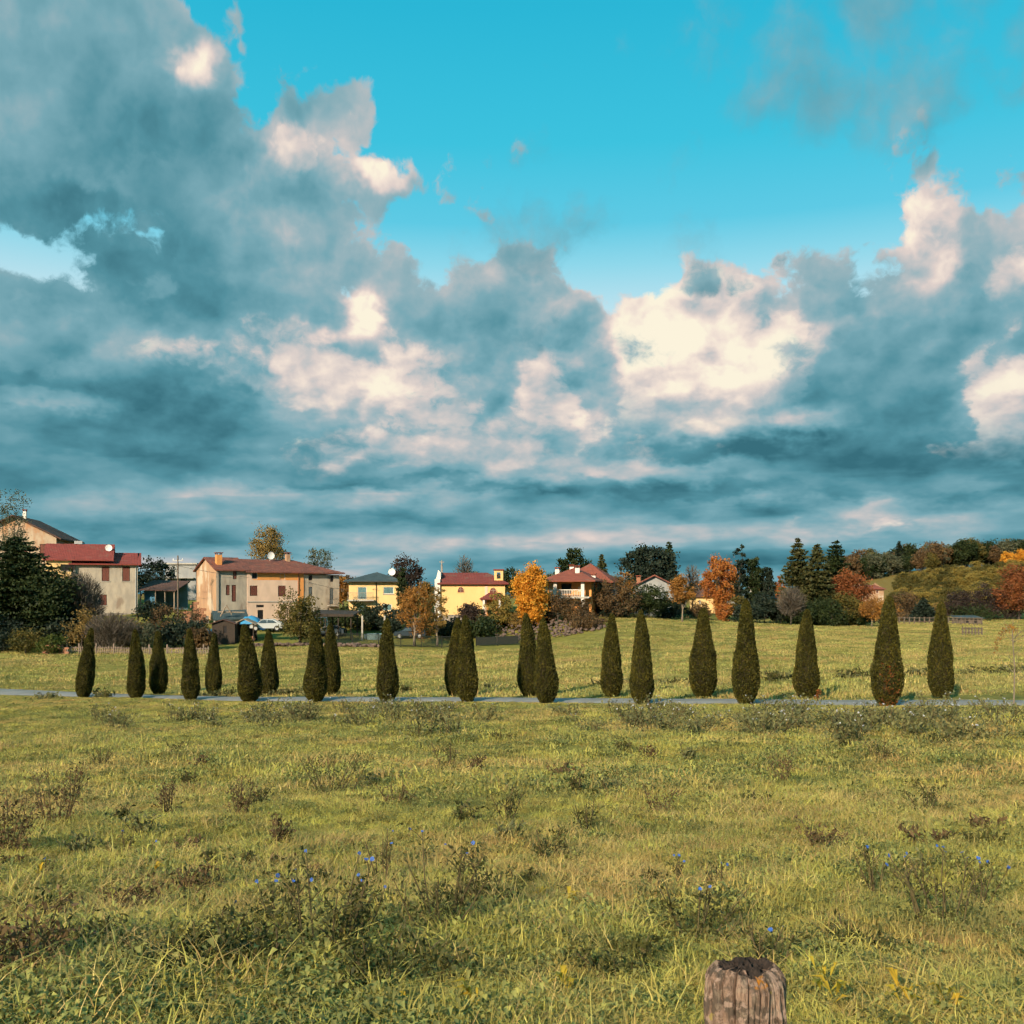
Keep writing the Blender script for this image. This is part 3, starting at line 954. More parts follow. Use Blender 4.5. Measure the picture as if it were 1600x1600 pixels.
def walls(x0, x1, d, h, holes=(), gable=None, apex=0.0, y0=0.0, zb=0.0, ax=None):
    """four walls; gable 'x': triangles on the ends, 'y': triangles on front and back"""
    mb = MB()
    facade(mb, x0, x1, zb, h, y0, list(holes))
    y1 = y0 + d
    mb.add([(x0, y1, zb), (x1, y1, zb), (x1, y1, h), (x0, y1, h)], [(3, 2, 1, 0)])
    for xx in (x0, x1):
        if gable == 'x':
            mb.add([(xx, y0, zb), (xx, y1, zb), (xx, y1, h), (xx, y0 + d / 2, h + apex), (xx, y0, h)], [(0, 1, 2, 3, 4)])
        else:
            mb.add([(xx, y0, zb), (xx, y1, zb), (xx, y1, h), (xx, y0, h)], [(0, 1, 2, 3)])
    if gable == 'y':
        xm = ax if ax is not None else (x0 + x1) / 2
        for yy in (y0, y1):
            mb.add([(x0, yy, h), (x1, yy, h), (xm, yy, h + apex)], [(0, 1, 2)])
    return mb


def gable_roof(x0, x1, d, h, apex, over=.5, t=.18, y0=0.0):
    """ridge along x"""
    mb = MB()
    y1 = y0 + d; ym = y0 + d / 2
    k = apex / (d / 2)
    zl = h - k * over + .12
    mb.slab([(x0, y0 - over, zl), (x1, y0 - over, zl), (x1, ym, h + apex + .12), (x0, ym, h + apex + .12)], t)
    mb.slab([(x1, y1 + over, zl), (x0, y1 + over, zl), (x0, ym, h + apex + .12), (x1, ym, h + apex + .12)], t)
    return mb


def gable_roof_y(x0, x1, d, h, apex, over=.6, t=.2, y0=0.0, front=.7):
    mb = MB()
    xm = (x0 + x1) / 2
    k = apex / ((x1 - x0) / 2)
    zl = h - k * over + .12
    mb.slab([(x0 - over, y0 - front, zl), (xm, y0 - front, h + apex + .12), (xm, y0 + d, h + apex + .12), (x0 - over, y0 + d, zl)][::-1], t)
    mb.slab([(x1 + over, y0 - front, zl), (xm, y0 - front, h + apex + .12), (xm, y0 + d, h + apex + .12), (x1 + over, y0 + d, zl)], t)
    return mb


def hip_roof(x0, x1, y0, y1, h, apex, over=.5, left=True, right=True, t=.16, run=None):
    mb = MB()
    x0 -= over; x1 += over; y0 -= over; y1 += over
    ym = (y0 + y1) / 2
    run = run if run is not None else (y1 - y0) / 2
    a = x0 + run if left else x0
    b = x1 - run if right else x1
    if b < a: a = b = (a + b) / 2
    ra, rb = (a, ym, h + apex), (b, ym, h + apex)
    A, B, C, D = (x0, y0, h), (x1, y0, h), (x1, y1, h), (x0, y1, h)
    same = abs(a - b) < 1e-6
    mb.slab([A, B, rb] if same else [A, B, rb, ra], t)
    mb.slab([C, D, ra] if same else [C, D, ra, rb], t)
    if right: mb.slab([B, C, rb], t)
    if left: mb.slab([D, A, ra], t)
    return mb


def window(root, r, y, fill, frame='frame_white', deep=.12, name='window', sill=True, fr=.07, split=True):
    """a window: frame part with its pane or shutters as sub-parts, set back in the opening"""
    a, b, c, d = r
    mb = MB()
    yy = y + deep
    mb.box(a, a + fr, yy - .05, yy, c, d); mb.box(b - fr, b, yy - .05, yy, c, d)
    mb.box(a + fr, b - fr, yy - .05, yy, d - fr, d); mb.box(a + fr, b - fr, yy - .05, yy, c, c + fr)
    w = obj(name, mb.mesh(name, M[frame]), root)
    kind = 'shutter' if 'shutter' in fill else 'pane'
    if split and kind == 'shutter':
        m = (a + b) / 2
        for p, q in ((a + fr, m - .012), (m + .012, b - fr)):
            s = MB().box(p, q, yy - .035, yy - .005, c + fr, d - fr)
            n = 8
            for i in range(n):
                z = c + fr + (d - c - 2 * fr) * (i + .3) / n
                s.box(p + .04, q - .04, yy - .05, yy - .036, z, z + .03)
            obj('shutter', s.mesh('shutter', M[fill]), w)
    else:
        obj(kind, MB().box(a + fr, b - fr, yy - .03, yy - .005, c + fr, d - fr).mesh(kind, M[fill]), w)
    if sill:
        obj('sill', MB().box(a - .1, b + .1, y - .10, y + .002, c - .08, c - .003).mesh('sill', M['concrete']), w)
    return w


def part(root, name, mb, mat, smooth=False, **kw):
    return obj(name, mb.mesh(name, M[mat], smooth), root, **kw)


def chimney(root, x, y, z0, z1, w=.5, mat='plaster_white', cap='roof_brown'):
    c = part(root, 'chimney', MB().box(x - w / 2, x + w / 2, y - w / 2, y + w / 2, z0, z1), mat)
    mb = MB()
    for sx in (-1, 1):
        for sy in (-1, 1):
            mb.box(x + sx * w * .42 - .05, x + sx * w * .42 + .05, y + sy * w * .42 - .05, y + sy * w * .42 + .05, z1, z1 + .22)
    mb.box(x - w * .68, x + w * .68, y - w * .68, y + w * .68, z1 + .22, z1 + .32)
    obj('cap', mb.mesh('cap', M[cap]), c)
    return c


def dish(root, x, y, z, r=.45):
    mb = MB()
    prof = [(r * t, .18 * r * t * t) for t in (0.02, .3, .6, .85, 1.0)]
    v = []; f = []
    n = 14
    for rr, dp in prof:
        for k in range(n):
            a = 6.2832 * k / n
            v.append((x + rr * math.cos(a), y - dp, z + rr * math.sin(a)))
    for i in range(len(prof) - 1):
        for k in range(n): f.append((i * n + k, i * n + (k + 1) % n, (i + 1) * n + (k + 1) % n, (i + 1) * n + k))
    mb.add(v, f)
    mb.tube([(x, y + .02, z), (x, y + .3, z - r * .5), (x, y + .3, z - r - .6)], .03, 6)
    return part(root, 'satellite_dish', mb, 'white_paint')


# --- house with the red two-step roof, left
f = Frame(112, 146, 20)
rt = f.root('house', 'grey plastered house with dark red stepped roof behind the bare shrubs at left', 'house')
hE = f.z(880, 165); xr = f.x(215)
holes = [f.rect(159, 171, 885, 908), f.rect(191, 203, 885, 908), f.rect(155, 167, 929, 946)]
part(rt, 'wall', walls(0, xr, 9, hE, holes, 'x', 2.0), 'plaster_grey')
for h in holes: window(rt, h, 0, 'shutter_red', frame='wood_dark')
part(rt, 'roof', gable_roof(-.4, xr + .5, 9, hE, f.z(862, 190) - hE - .1, .6), 'roof_red')
part(rt, 'downpipe', MB().tube([(xr - .25, -.08, 0), (xr - .25, -.08, hE - .1)], .06, 6), 'metal_grey')
part(rt, 'plinth', MB().box(-.02, xr + .02, -.06, -.004, 0, 1.2), 'stone')
xl = f.x(72)
lh = f.z(873, 95)
holes2 = [f.rect(95, 117, 882, 892)]
part(rt, 'upper_wing_wall', walls(xl, -.02, 9.5, lh, holes2, 'x', 2.2, y0=-.5), 'plaster_yellow', label='yellow wall of the higher left wing')
window(rt, holes2[0], -.5, 'dark_room', frame='wood_dark')
wr = part(rt, 'upper_wing_roof', gable_roof(xl - .4, f.x(178), 9.5, lh, f.z(849, 120) - lh, .5, y0=-.5), 'roof_red')
dish(rt, f.x(169), 2.0, f.z(855, 169), .5)
part(rt, 'roof_rail', MB().box(f.x(113), f.x(126), 4.0, 4.06, f.z(848, 120), f.z(843, 120)), 'metal_grey')

# --- gabled house at the far left, on higher ground
f = Frame(-45, 152, 8, base=gz1(-82, 152) - .3)
rt = f.root('house', 'gabled house with dark roof, its sunlit wall rising at the left edge of the picture', 'house')
xr = f.x(88)
hE = f.z(838, 88)
holes = [f.rect(-20, -6, 850, 872), f.rect(28, 42, 850, 872), f.rect(62, 74, 850, 872)]
ap = f.z(806, 38) - hE
part(rt, 'wall', walls(0, xr, 12, hE, holes, 'y', ap), 'plaster_old')
for h in holes: window(rt, h, 0, 'shutter_red', frame='wood_dark')
part(rt, 'roof', gable_roof_y(0, xr, 12, hE, ap, .9, front=.8), 'roof_dark')
chimney(rt, xr / 2 + .6, 3, hE + ap - .6, hE + ap + .9)

# --- low sheds between the left house and the farmhouse
f = Frame(219, 150, -4)
rt = f.root('shed', 'open shed with dark tin roof and blue wall between red roofed house and farmhouse', 'shed')
x1 = f.x(274)
hb, hf = f.z(907, 240), f.z(921, 240)
part(rt, 'roof', MB().slab([(-.2, -.6, hf), (x1 + .3, -.6, hf - .15), (x1 + .3, 5, hb), (-.2, 5, hb + .15)], .14), 'roof_dark')
part(rt, 'back_wall', MB().box(0, x1, 4.6, 4.8, 0, hb - .25), 'teal_wall')
part(rt, 'blue_wall', MB().box(.1, f.x(238), 1.2, 1.3, 0, hf - .15), 'blue')
for q in (.1, x1 * .45, x1 * .72, x1 - .1): part(rt, 'post', MB().box(q - .08, q + .08, -.25, -.09, 0, hf - .14), 'wood_grey')
f = Frame(258, 195, 0)
rt = f.root('house', 'flat roofed blue-grey building seen between the dark tree and the farmhouse gable', 'house')
x1 = f.x(306); hE = f.z(882, 280)
holes = [f.rect(266, 274, 890, 899), f.rect(281, 293, 903, 910), f.rect(264, 276, 909, 916)]
part(rt, 'wall', walls(0, x1, 8, hE, holes), 'plaster_bluegrey_shade')
for h in holes: window(rt, h, 0, 'glass')
part(rt, 'roof', MB().box(-.3, x1 + .3, -.4, 8.3, hE + .004, hE + .3), 'concrete')
part(rt, 'balcony_slab', MB().box(.2, x1 - .2, -.9, -.01, f.z(903, 280) - .1, f.z(903, 280)), 'concrete')

# --- old farmhouse
f = Frame(338, 138, 35, base=gz1(-40.6, 138) - .5)
rt = f.root('farmhouse', 'long old farmhouse with patched plaster, orange gable end and worn tiled roof', 'house')
xB, xC, xE = f.x(386), f.x(474), f.x(530)
hA, hBm, hC = f.z(889, 350), f.z(894, 430), f.z(898, 505)
D = 8.6
hA_holes = [f.rect(353, 359, 914, 930), f.rect(362, 369, 914, 940), f.rect(364, 370, 890.5, 905)]
hB_holes = [f.rect(393, 402, 894.5, 905), f.rect(437, 445, 896, 906), f.rect(390, 402, 915, 931), f.rect(434, 446, 915, 932), f.rect(378.0 + 22, 412, 945, 949), f.rect(402, 411, 953, 968)]
hC_holes = [f.rect(482, 488, 898.5, 907), f.rect(516, 521, 899.5, 909), f.rect(482, 488, 917, 932), f.rect(515, 521, 919, 944)]
apx = f.z(870, 338) - hA
mb = MB(); facade(mb, 0, xB, 0, hA, 0, hA_holes)
part(rt, 'wall', mb, 'plaster_grey', label='grey plastered left bay')
g_ = MB(); g_.add([(0, 0, 0), (0, D, 0), (0, D, hA), (0, D / 2, hA + apx), (0, 0, hA)], [(4, 3, 2, 1, 0)])
part(rt, 'gable_wall', g_, 'plaster_gable', label='orange gable end with flaking plaster')
mb = MB(); facade(mb, xB, xC, 0, hBm, -.12, hB_holes); mb.add([(xB, D, 0), (xC, D, 0), (xC, D, hBm), (xB, D, hBm)], [(3, 2, 1, 0)])
mb.add([(xB, -.12, 0), (xB, -.0, 0), (xB, 0, hBm), (xB, -.12, hBm)], [(0, 3, 2, 1)])
part(rt, 'wall', mb, 'plaster_cream', label='cream middle bay')
# orange painted band under the eaves, around the attic openings, and the strip at its right
zb_ = f.z(906.5, 430)
ob = MB()
facade(ob, xB + .8, xC, zb_, hBm - .02, -.125, [h for h in hB_holes[:2]], deep=.02)
ob.box(xC - .9, xC, -.135, -.126, f.z(945, 470), zb_ - .002)
part(rt, 'painted_band', ob, 'plaster_orange', label='orange band of paint under the eaves')
mb = MB(); facade(mb, xC, xE, 0, hC, -.02, hC_holes); mb.add([(xE, 0, 0), (xE, D, 0), (xE, D, hC), (xE, 0, hC)], [(0, 1, 2, 3)])
mb.add([(xC, D, 0), (xE, D, 0), (xE, D, hC), (xC, D, hC)], [(3, 2, 1, 0)])
part(rt, 'wall', mb, 'plaster_grey', label='grey right bay')
for h in hA_holes: window(rt, h, 0, 'shutter_red', frame='wood_dark', sill=False)
for i, h in enumerate(hB_holes):
    window(rt, h, -.12, ['dark_room', 'plaster_orange', 'shutter_red', 'shutter_red', 'dark_room', 'dark_room'][i], frame='wood_dark' if i > 1 else 'plaster_cream', sill=False, split=(i in (2, 3)))
for i, h in enumerate(hC_holes):
    window(rt, h, -.02, ['dark_room', 'dark_room', 'shutter_grey', 'shutter_grey'][i], frame='wood_dark', sill=False, split=i > 1)
bal = part(rt, 'balcony', MB().box(f.x(511), f.x(525), -.8, -.03, f.z(946, 518) - .12, f.z(946, 518)), 'concrete')
mb = MB()
for i in range(8):
    q = f.x(511) + (f.x(525) - f.x(511)) * i / 7
    mb.tube([(q, -.76, f.z(946, 518)), (q, -.76, f.z(946, 518) + .9)], .02, 4)
mb.box(f.x(511), f.x(525), -.78, -.74, f.z(946, 518) + .9, f.z(946, 518) + .95)
obj('railing', mb.mesh('railing', M['metal_dark']), bal)
part(rt, 'roof', gable_roof(-.35, xB + .2, D, hA, apx, .55, y0=0), 'roof_old')
apb = f.z(873, 430) - hBm
part(rt, 'roof', hip_roof(xB + .25, xE, -.12, D, hBm + .02, apb, .6, left=False, right=True, run=6.2), 'roof_old')
chimney(rt, f.x(337.5) + .9, 1.6, hA + apx * .3, f.z(866, 340), .75, 'plaster_orange', 'roof_old')
chimney(rt, f.x(466), 3.9, hBm + apb - .6, f.z(865, 466), .6, 'plaster_gable', 'roof_old')
dish(rt, f.x(437), 3.4, f.z(867, 437), .55)
part(rt, 'downpipe', MB().tube([(f.x(342), -.08, 0), (f.x(342), -.08, hA - .2)], .06, 6), 'metal_dark')
part(rt, 'downpipe', MB().tube([(f.x(466), -.2, f.z(930, 466)), (f.x(466), -.2, hBm - .3), (f.x(465), -.5, hBm - .05)], .06, 6), 'shutter_red')
part(rt, 'string_course', MB().box(xB, xC, -.19, -.14, f.z(941, 430), f.z(939.5, 430)), 'concrete')

# lean-to and ruins in front of the farmhouse
f = Frame(336, 132, 20, base=gz1(-39, 132) - .4)
rt = f.root('lean_to_shed', 'tumbledown lean-to with grey slate roof against the foot of the farmhouse', 'shed')
x1 = f.x(386)
part(rt, 'wall', walls(0, x1, 3.2, f.z(968, 360), [f.rect(352, 362, 972, 980)]), 'stone')
part(rt, 'roof', MB().slab([(-.2, -.3, f.z(968, 360)), (x1 + .2, -.3, f.z(966, 360)), (x1 + .2, 3.4, f.z(953, 360)), (-.2, 3.4, f.z(955, 360))], .12), 'roof_teal')
part(rt, 'beam', MB().tube([(f.x(340), -.1, f.z(956, 345)), (f.x(382), -.1, f.z(957, 375))], .10, 6), 'wood_grey')
part(rt, 'beam', MB().tube([(f.x(344), -.3, f.z(963, 345)), (f.x(352), -.4, f.z(948, 350))], .09, 6), 'wood_grey')
part(rt, 'beam', MB().tube([(f.x(362), -.3, f.z(960, 362)), (f.x(353), -.4, f.z(945, 356))], .09, 6), 'wood_grey')
f = Frame(286, 136, 12)
rt = f.root('ruined_wall', 'crumbling brick wall stepping down left of the orange gable', 'wall')
W_ = f.x(327); hh = f.z(932, 300)
rr_ = np.random.default_rng(3)
bm_ = {}
bw, bh = .9, .42
proto = MB().box(0, bw - .03, 0, .5, 0, bh - .03).mesh('brick', M['brick_old'])
nb_ = int(W_ / bw)
part(rt, 'core', MB().box(.1, W_ - .1, .08, .42, 0, hh * .35), 'stone')
for j in range(int(hh / bh)):
    for i in range(nb_):
        lim = hh * (.35 + .65 * (0.5 + .5 * math.sin(i * 1.7)) * (i / nb_ * .6 + .4))
        if j * bh > lim: continue
        obj('brick', proto, rt, (i * bw + (j % 2) * .3 + rr_.normal() * .02, rr_.normal() * .03, j * bh))

# --- yellow house with the slate hip roof
f = Frame(545, 140, 4)
rt = f.root('house', 'yellow house with dark slate hip roof, balcony and teal shutters', 'house')
x1 = f.x(626); hE = f.z(908, 585); D = 9
holes = [f.rect(559, 573, 917, 936.5), f.rect(599, 615, 917, 928), f.rect(559, 573, 945, 955), f.rect(598, 612, 944, 954)]
part(rt, 'wall', walls(0, x1, D, hE, holes), 'plaster_yellow')
for i, h in enumerate(holes): window(rt, h, 0, 'shutter_teal', sill=(i == 1), split=True)
part(rt, 'roof', hip_roof(0, x1, 0, D, hE + .02, f.z(893, 595) - hE, .75, run=5.2), 'roof_teal')
zb_ = f.z(937, 565)
bal = part(rt, 'balcony', MB().box(-.1, f.x(585), -1.2, -.01, zb_ - .18, zb_), 'concrete')
mb = MB()
for i in range(24):
    q = -.05 + (f.x(585) - .05) * i / 23
    mb.tube([(q, -1.15, zb_), (q, -1.15, zb_ + .95)], .02, 4)
mb.box(-.1, f.x(585), -1.18, -1.12, zb_ + .95, zb_ + 1.0)
obj('railing', mb.mesh('railing', M['wood_grey']), bal)
part(rt, 'downpipe', MB().tube([(f.x(588), -.08, 0), (f.x(588), -.08, hE - .15)], .06, 6), 'wood_dark')
part(rt, 'gutter', MB().box(-.7, x1 + .7, -.86, -.76, hE - .12, hE - .02), 'metal_dark')
dish(rt, f.x(611), 2.2, f.z(893, 611), .5)

# --- chapel
f = Frame(688, 136, 0)
rt = f.root('chapel', 'yellow chapel with maroon roof, small belfry and lunette windows', 'chapel')
x1 = f.x(789); hE = f.z(911.5, 740); D = 8


def arch(r, y, root, fill='shutter_red'):
    """half-round window"""
    a, b, c, d = r
    m = (a + b) / 2; ra = (b - a) / 2
    n = 12
    pts = [(a, c)] + [(b, c)] + [(m + ra * math.cos(math.pi * i / n), c + .25 * ra + (d - c - .25 * ra) * math.sin(math.pi * i / n)) for i in range(n + 1)]
    fr = MB().prism([(m + (p - m) * 1.12, c + (q - c) * 1.12 - .04) for p, q in pts], y - .05, y - .004)
    w = part(root, 'lunette_window', fr, 'plaster_chapel')
    obj('pane', MB().prism([(m + (p - m) * .95, c + .03 + (q - c) * .93) for p, q in pts], y - .068, y - .052).mesh('pane', M[fill]), w)
    mb = MB().box(m - .04, m + .04, y - .085, y - .07, c, c + (d - c) * .95)
    mb.box(a, b, y - .085, y - .07, c + (d - c) * .45, c + (d - c) * .45 + .06)
    obj('glazing_bar', mb.mesh('glazing_bar', M['wood_grey']), w)


part(rt, 'wall', walls(0, x1, D, hE, [], 'x', f.z(894, 740) - hE), 'plaster_chapel')
part(rt, 'plinth', MB().box(-.02, f.x(725), -.08, -.004, 0, f.z(960.5, 700)), 'stone')
arch(f.rect(715, 725, 916.5, 926), 0, rt)
arch(f.rect(765, 776, 918, 927), 0, rt)
mb = hip_roof(f.x(690), x1, 0, D, hE + .02, f.z(894, 740) - hE, .55, left=False, right=True, run=3.0)
part(rt, 'roof', mb, 'roof_chapel')
part(rt, 'pilaster', MB().box(f.x(757.5), f.x(762), -.07, -.006, .3, hE - .3), 'plaster_cream')
# front wall rising above the roof at the left, with a pinnacle
fw = part(rt, 'front_wall', MB().box(f.x(679.5), f.x(688) - .01, -.4, D + .4, 0, f.z(905, 684)).prism([(f.x(680.5), f.z(904.9, 684)), (f.x(688) - .02, f.z(904.9, 684)), (f.x(688) - .02, f.z(894, 684)), (f.x(684), f.z(890, 684))], .8, D - .8), 'plaster_white')
mb = MB().box(f.x(685.6), f.x(688.4), D / 2 - .25, D / 2 + .25, f.z(894, 687), f.z(887, 687))
mb.tube([(f.x(687), D / 2, f.z(887, 687)), (f.x(687), D / 2, f.z(873, 687))], [.16, .04], 6)
mb.box(f.x(687) - .35, f.x(687) + .35, D / 2 - .05, D / 2 + .05, f.z(877.2, 687), f.z(876.2, 687))
obj('cross', mb.mesh('cross', M['stone']), fw)
# belfry with an arched opening and a bell
xa, xb, za, zb_ = f.x(772), f.x(786), f.z(908, 779), f.z(891, 779)
mb = MB(); facade(mb, xa, xb, za - .4, zb_, .6, [(f.x(776), f.x(782), f.z(904, 779), f.z(894, 779))], deep=.9)
mb.add([(xa, 1.5, za - .4), (xa, .6, za - .4), (xa, .6, zb_), (xa, 1.5, zb_)], [(0, 1, 2, 3)])
mb.add([(xb, .6, za - .4), (xb, 1.5, za - .4), (xb, 1.5, zb_), (xb, .6, zb_)], [(0, 1, 2, 3)])
bf = part(rt, 'belfry', mb, 'plaster_chapel')
obj('cap', MB().box(xa - .12, xb + .12, .45, 1.65, zb_ + .003, zb_ + .16).mesh('cap', M['roof_chapel']), bf)
bell = MB().lathe([(.30, 0), (.26, .08), (.19, .25), (.16, .42), (.05, .5)], 12, f.x(779), 1.05)
bell.v = [(a, b, c + f.z(901, 779)) for a, b, c in bell.v]
obj('bell', bell.mesh('bell', M['wood_dark']), bf)
# porch
xa, xb = f.x(755), f.x(783)
zt, ze = f.z(926, 768), f.z(935, 768)
pr = part(rt, 'porch_roof', MB().slab([(xa - .4, -2.6, ze), (xb, -2.6, ze), (xb, -.02, zt), (f.x(765), -.02, zt)], .15).slab([(xa - .4, -.02, ze), (xa - .4, -2.6, ze), (f.x(765), -.02, zt)], .15), 'roof_chapel')
for q in (xa, xb - .3): part(rt, 'porch_post', MB().box(q, q + .28, -2.45, -2.17, 0, ze - .16), 'plaster_white')
part(rt, 'porch_wall', MB().box(xa + .5, xb - .1, -.9, -.02, 0, ze - .16), 'plaster_orange')

# --- villa with the porch
f = Frame(856, 138, -14, base=gz1(5, 138) - .6)
rt = f.root('villa', 'hipped villa with red-brown roof, four chimneys and shady porch', 'house')
x1 = f.x(924); hE = f.z(908, 890); D = 10
holes = [f.rect(858, 864, 911, 924), f.rect(877, 893, 911.5, 928), f.rect(903, 911, 917, 924), f.rect(868, 874, 944, 952)]
part(rt, 'wall', walls(0, x1, D, hE, holes), 'plaster_orange')
window(rt, holes[0], 0, 'plaster_yellow', sill=False, split=False)
window(rt, holes[1], 0, 'dark_room', frame='wood_dark', sill=False)
window(rt, holes[2], 0, 'plaster_yellow', sill=False)
window(rt, holes[3], 0, 'dark_room', frame='wood_dark', sill=False)
part(rt, 'roof', hip_roof(-.2, x1 + .2, -1.6, D, hE + .05, f.z(886, 893) - hE, .7, run=6), 'roof_brown')
zf = f.z(932, 890)
fl = part(rt, 'terrace_floor', MB().box(f.x(862), x1, -1.7, -.01, zf - .25, zf), 'concrete')
mb = MB()
for i in range(20):
    q = f.x(863) + (f.x(911) - f.x(863)) * i / 19
    mb.tube([(q, -1.62, zf), (q, -1.62, zf + .85)], .035, 5)
mb.box(f.x(862), f.x(912), -1.68, -1.56, zf + .85, zf + .95)
obj('balustrade', mb.mesh('balustrade', M['plaster_white']), fl)
for q in (871, 913.5): part(rt, 'column', MB().box(f.x(q) - .22, f.x(q) + .22, -1.64, -1.3, 0 if q > 900 else zf + .003, hE - .15), 'plaster_white')
for px_, y_, py_ in ((864.5, 3, 889), (884.5, 4.4, 884.5), (899.5, 1.6, 887), (921.5, 3.2, 899)):
    chimney(rt, f.x(px_), y_, hE + .1, f.z(py_, px_), .6)
f2 = Frame(900, 150, -14, base=gz1(5, 138) - .6)
x2 = f2.x(947); h2 = f2.z(906, 925)
# rear wing: its own roof, built in the villa's axes
ox = 2.2; oy = 6.0
part(rt, 'rear_wing_wall', walls(ox, ox + 5.4, 5.5, hE - .1, [], y0=oy + 4.1), 'plaster_bluegrey_shade')
part(rt, 'rear_wing_roof', hip_roof(ox - 1.5, ox + 5.4, oy, oy + 9, hE, f.z(880, 905) - hE + .3, .6, run=4), 'roof_brown')
# windows on the shaded right flank
for q in (2.0, 5.2, 8.0):
    w_ = part(rt, 'window', MB().box(x1 + .004, x1 + .06, q, q + .9, f.z(925, 924), f.z(911, 924)), 'frame_white')
    obj('pane', MB().box(x1 + .062, x1 + .08, q + .1, q + .8, f.z(924.3, 924), f.z(911.7, 924)).mesh('pane', M['glass']), w_)

# --- barn behind the shrubs
f = Frame(992, 150, -6)
rt = f.root('barn', 'low gabled barn with pale verge and chimney beneath the spreading dark conifer', 'barn')
x1 = f.x(1053); hE = f.z(914, 1020)
holes = [f.rect(1000, 1008, 922, 932), f.rect(1030, 1042, 925, 948)]
part(rt, 'wall', walls(0, x1, 9, hE, holes, 'y', f.z(899, 1020) - hE), 'plaster_bluegrey_shade')
for h in holes: window(rt, h, 0, 'shutter_grey', frame='wood_dark')
part(rt, 'roof', gable_roof_y(0, x1, 9, hE, f.z(899, 1020) - hE, .5, front=.6), 'roof_old')
chimney(rt, f.x(998), 2, hE, f.z(902, 998), .6, 'brick_old')

# --- houses among the trees on the right
f = Frame(1088, 190, 0)
rt = f.root('house', 'sunlit yellow house wall glowing behind the trunk of the red tree', 'house')
x1 = f.x(1118); hE = f.z(932, 1100)
part(rt, 'wall', walls(0, x1, 7, hE, [f.rect(1092, 1095, 937, 943)]), 'plaster_yellow')
window(rt, f.rect(1092, 1095, 937, 943), 0, 'shutter_grey')
part(rt, 'roof', hip_roof(0, x1, 0, 7, hE, 1.5, .5), 'roof_dark')
f = Frame(1138, 192, 0)
rt = f.root('house', 'long low house with blue-grey roof behind the conifers right of the red tree', 'house')
x1 = f.x(1190); hE = f.z(933, 1160)
part(rt, 'wall', walls(0, x1, 8, hE, [f.rect(1150, 1155, 938, 946), f.rect(1170, 1175, 938, 946)]), 'plaster_bluegrey_shade')
for q in (1150, 1170): window(rt, f.rect(q, q + 5, 938, 946), 0, 'glass')
part(rt, 'roof', hip_roof(0, x1, 0, 8, hE, f.z(921, 1160) - hE, .5, run=3), 'roof_teal')
chimney(rt, f.x(1179), 3, hE + .6, f.z(920, 1179), .6)
f = Frame(1196, 194, 0)
rt = f.root('house', 'small house with slate roof and pinkish wall left of the tall spruces', 'house')
x1 = f.x(1226); hE = f.z(935, 1210)
part(rt, 'wall', walls(0, x1, 8, hE, [f.rect(1216, 1219, 938, 944)]), 'plaster_cream')
window(rt, f.rect(1216, 1219, 938, 944), 0, 'shutter_grey')
part(rt, 'roof', hip_roof(0, x1, 0, 8, hE, f.z(923, 1210) - hE, .5, run=3), 'roof_teal')
f = Frame(1354, 255, 12)
rt = f.root('house', 'far pink house with red roof at the foot of the wooded hill', 'house')
x1 = f.x(1381); hE = f.z(920, 1367)
holes = [f.rect(1360, 1363, 922, 927), f.rect(1369, 1373, 922, 927)]
part(rt, 'wall', walls(0, x1, 8, hE, holes, 'x', 1.6), 'plaster_gable')
for h in holes: window(rt, h, 0, 'shutter_red', sill=False)
part(rt, 'roof', gable_roof(-.4, x1 + .4, 8, hE, f.z(914.5, 1367) - hE, .5), 'roof_brown')

# ------------------------------------------------------------------ small structures and yard things
f = Frame(331, 120, 6)
rt = f.root('garden_shed', 'dark wooden garden shed with low reddish roof beside the picket fence end', 'shed')
x1 = f.x(367); hE = f.z(975, 350)
part(rt, 'wall', walls(0, x1, 2.6, hE, [f.rect(349, 355, 978, 990)], 'y', f.z(969, 350) - hE), 'wood_dark')
window(rt, f.rect(349, 355, 978, 990), 0, 'dark_room', frame='wood_dark', name='door', sill=False)
part(rt, 'roof', gable_roof_y(0, x1, 2.6, hE, f.z(969, 350) - hE, .25, .08, front=.3), 'roof_dark')
f = Frame(366, 122, 4)
rt = f.root('woodstore', 'open woodstore with brown felt roof and stacked logs next to the dark shed', 'shed')
x1 = f.x(397)
part(rt, 'roof', gable_roof_y(0, x1, 2.4, f.z(975, 380), .55, .3, .1, front=.4), 'wood_grey')
for q in (.1, x1 - .1):
    for yy in (.1, 2.2): part(rt, 'post', MB().box(q - .06, q + .06, yy - .06, yy + .06, 0, f.z(975, 380)), 'wood_dark')
part(rt, 'back_panel', MB().box(.1, x1 - .1, 2.26, 2.3, 0, f.z(976, 380)), 'wood_dark')
lg = MB().tube([(0, 0, 0), (0, .7, 0)], .13, 8).mesh('firewood_log', M['brick_old'])
for j in range(3):
    for i in range(7):
        o_ = obj('firewood_log', lg, None, (f.X0 + (i * .3 + .25 + (j % 2) * .12) * f.c, f.Y0 + .6, f.z0 + .43 + j * .25), label='cut firewood log piled in the open woodstore', cat='log', group='firewood in the woodstore')

# board / light-blue noticeboard on a post
X_, Y_, _ = Pt(327, 980, 118)
rt = thing('notice_board', (X_, Y_, gz1(X_, Y_)), 'pale blue board on a post left of the dark garden shed', 'sign')
part(rt, 'post', MB().box(-.05, .05, -.05, .05, -.3, 2.0), 'metal_grey')
part(rt, 'board', MB().box(-.35, .35, -.09, -.054, 1.1, 2.1), 'blue')


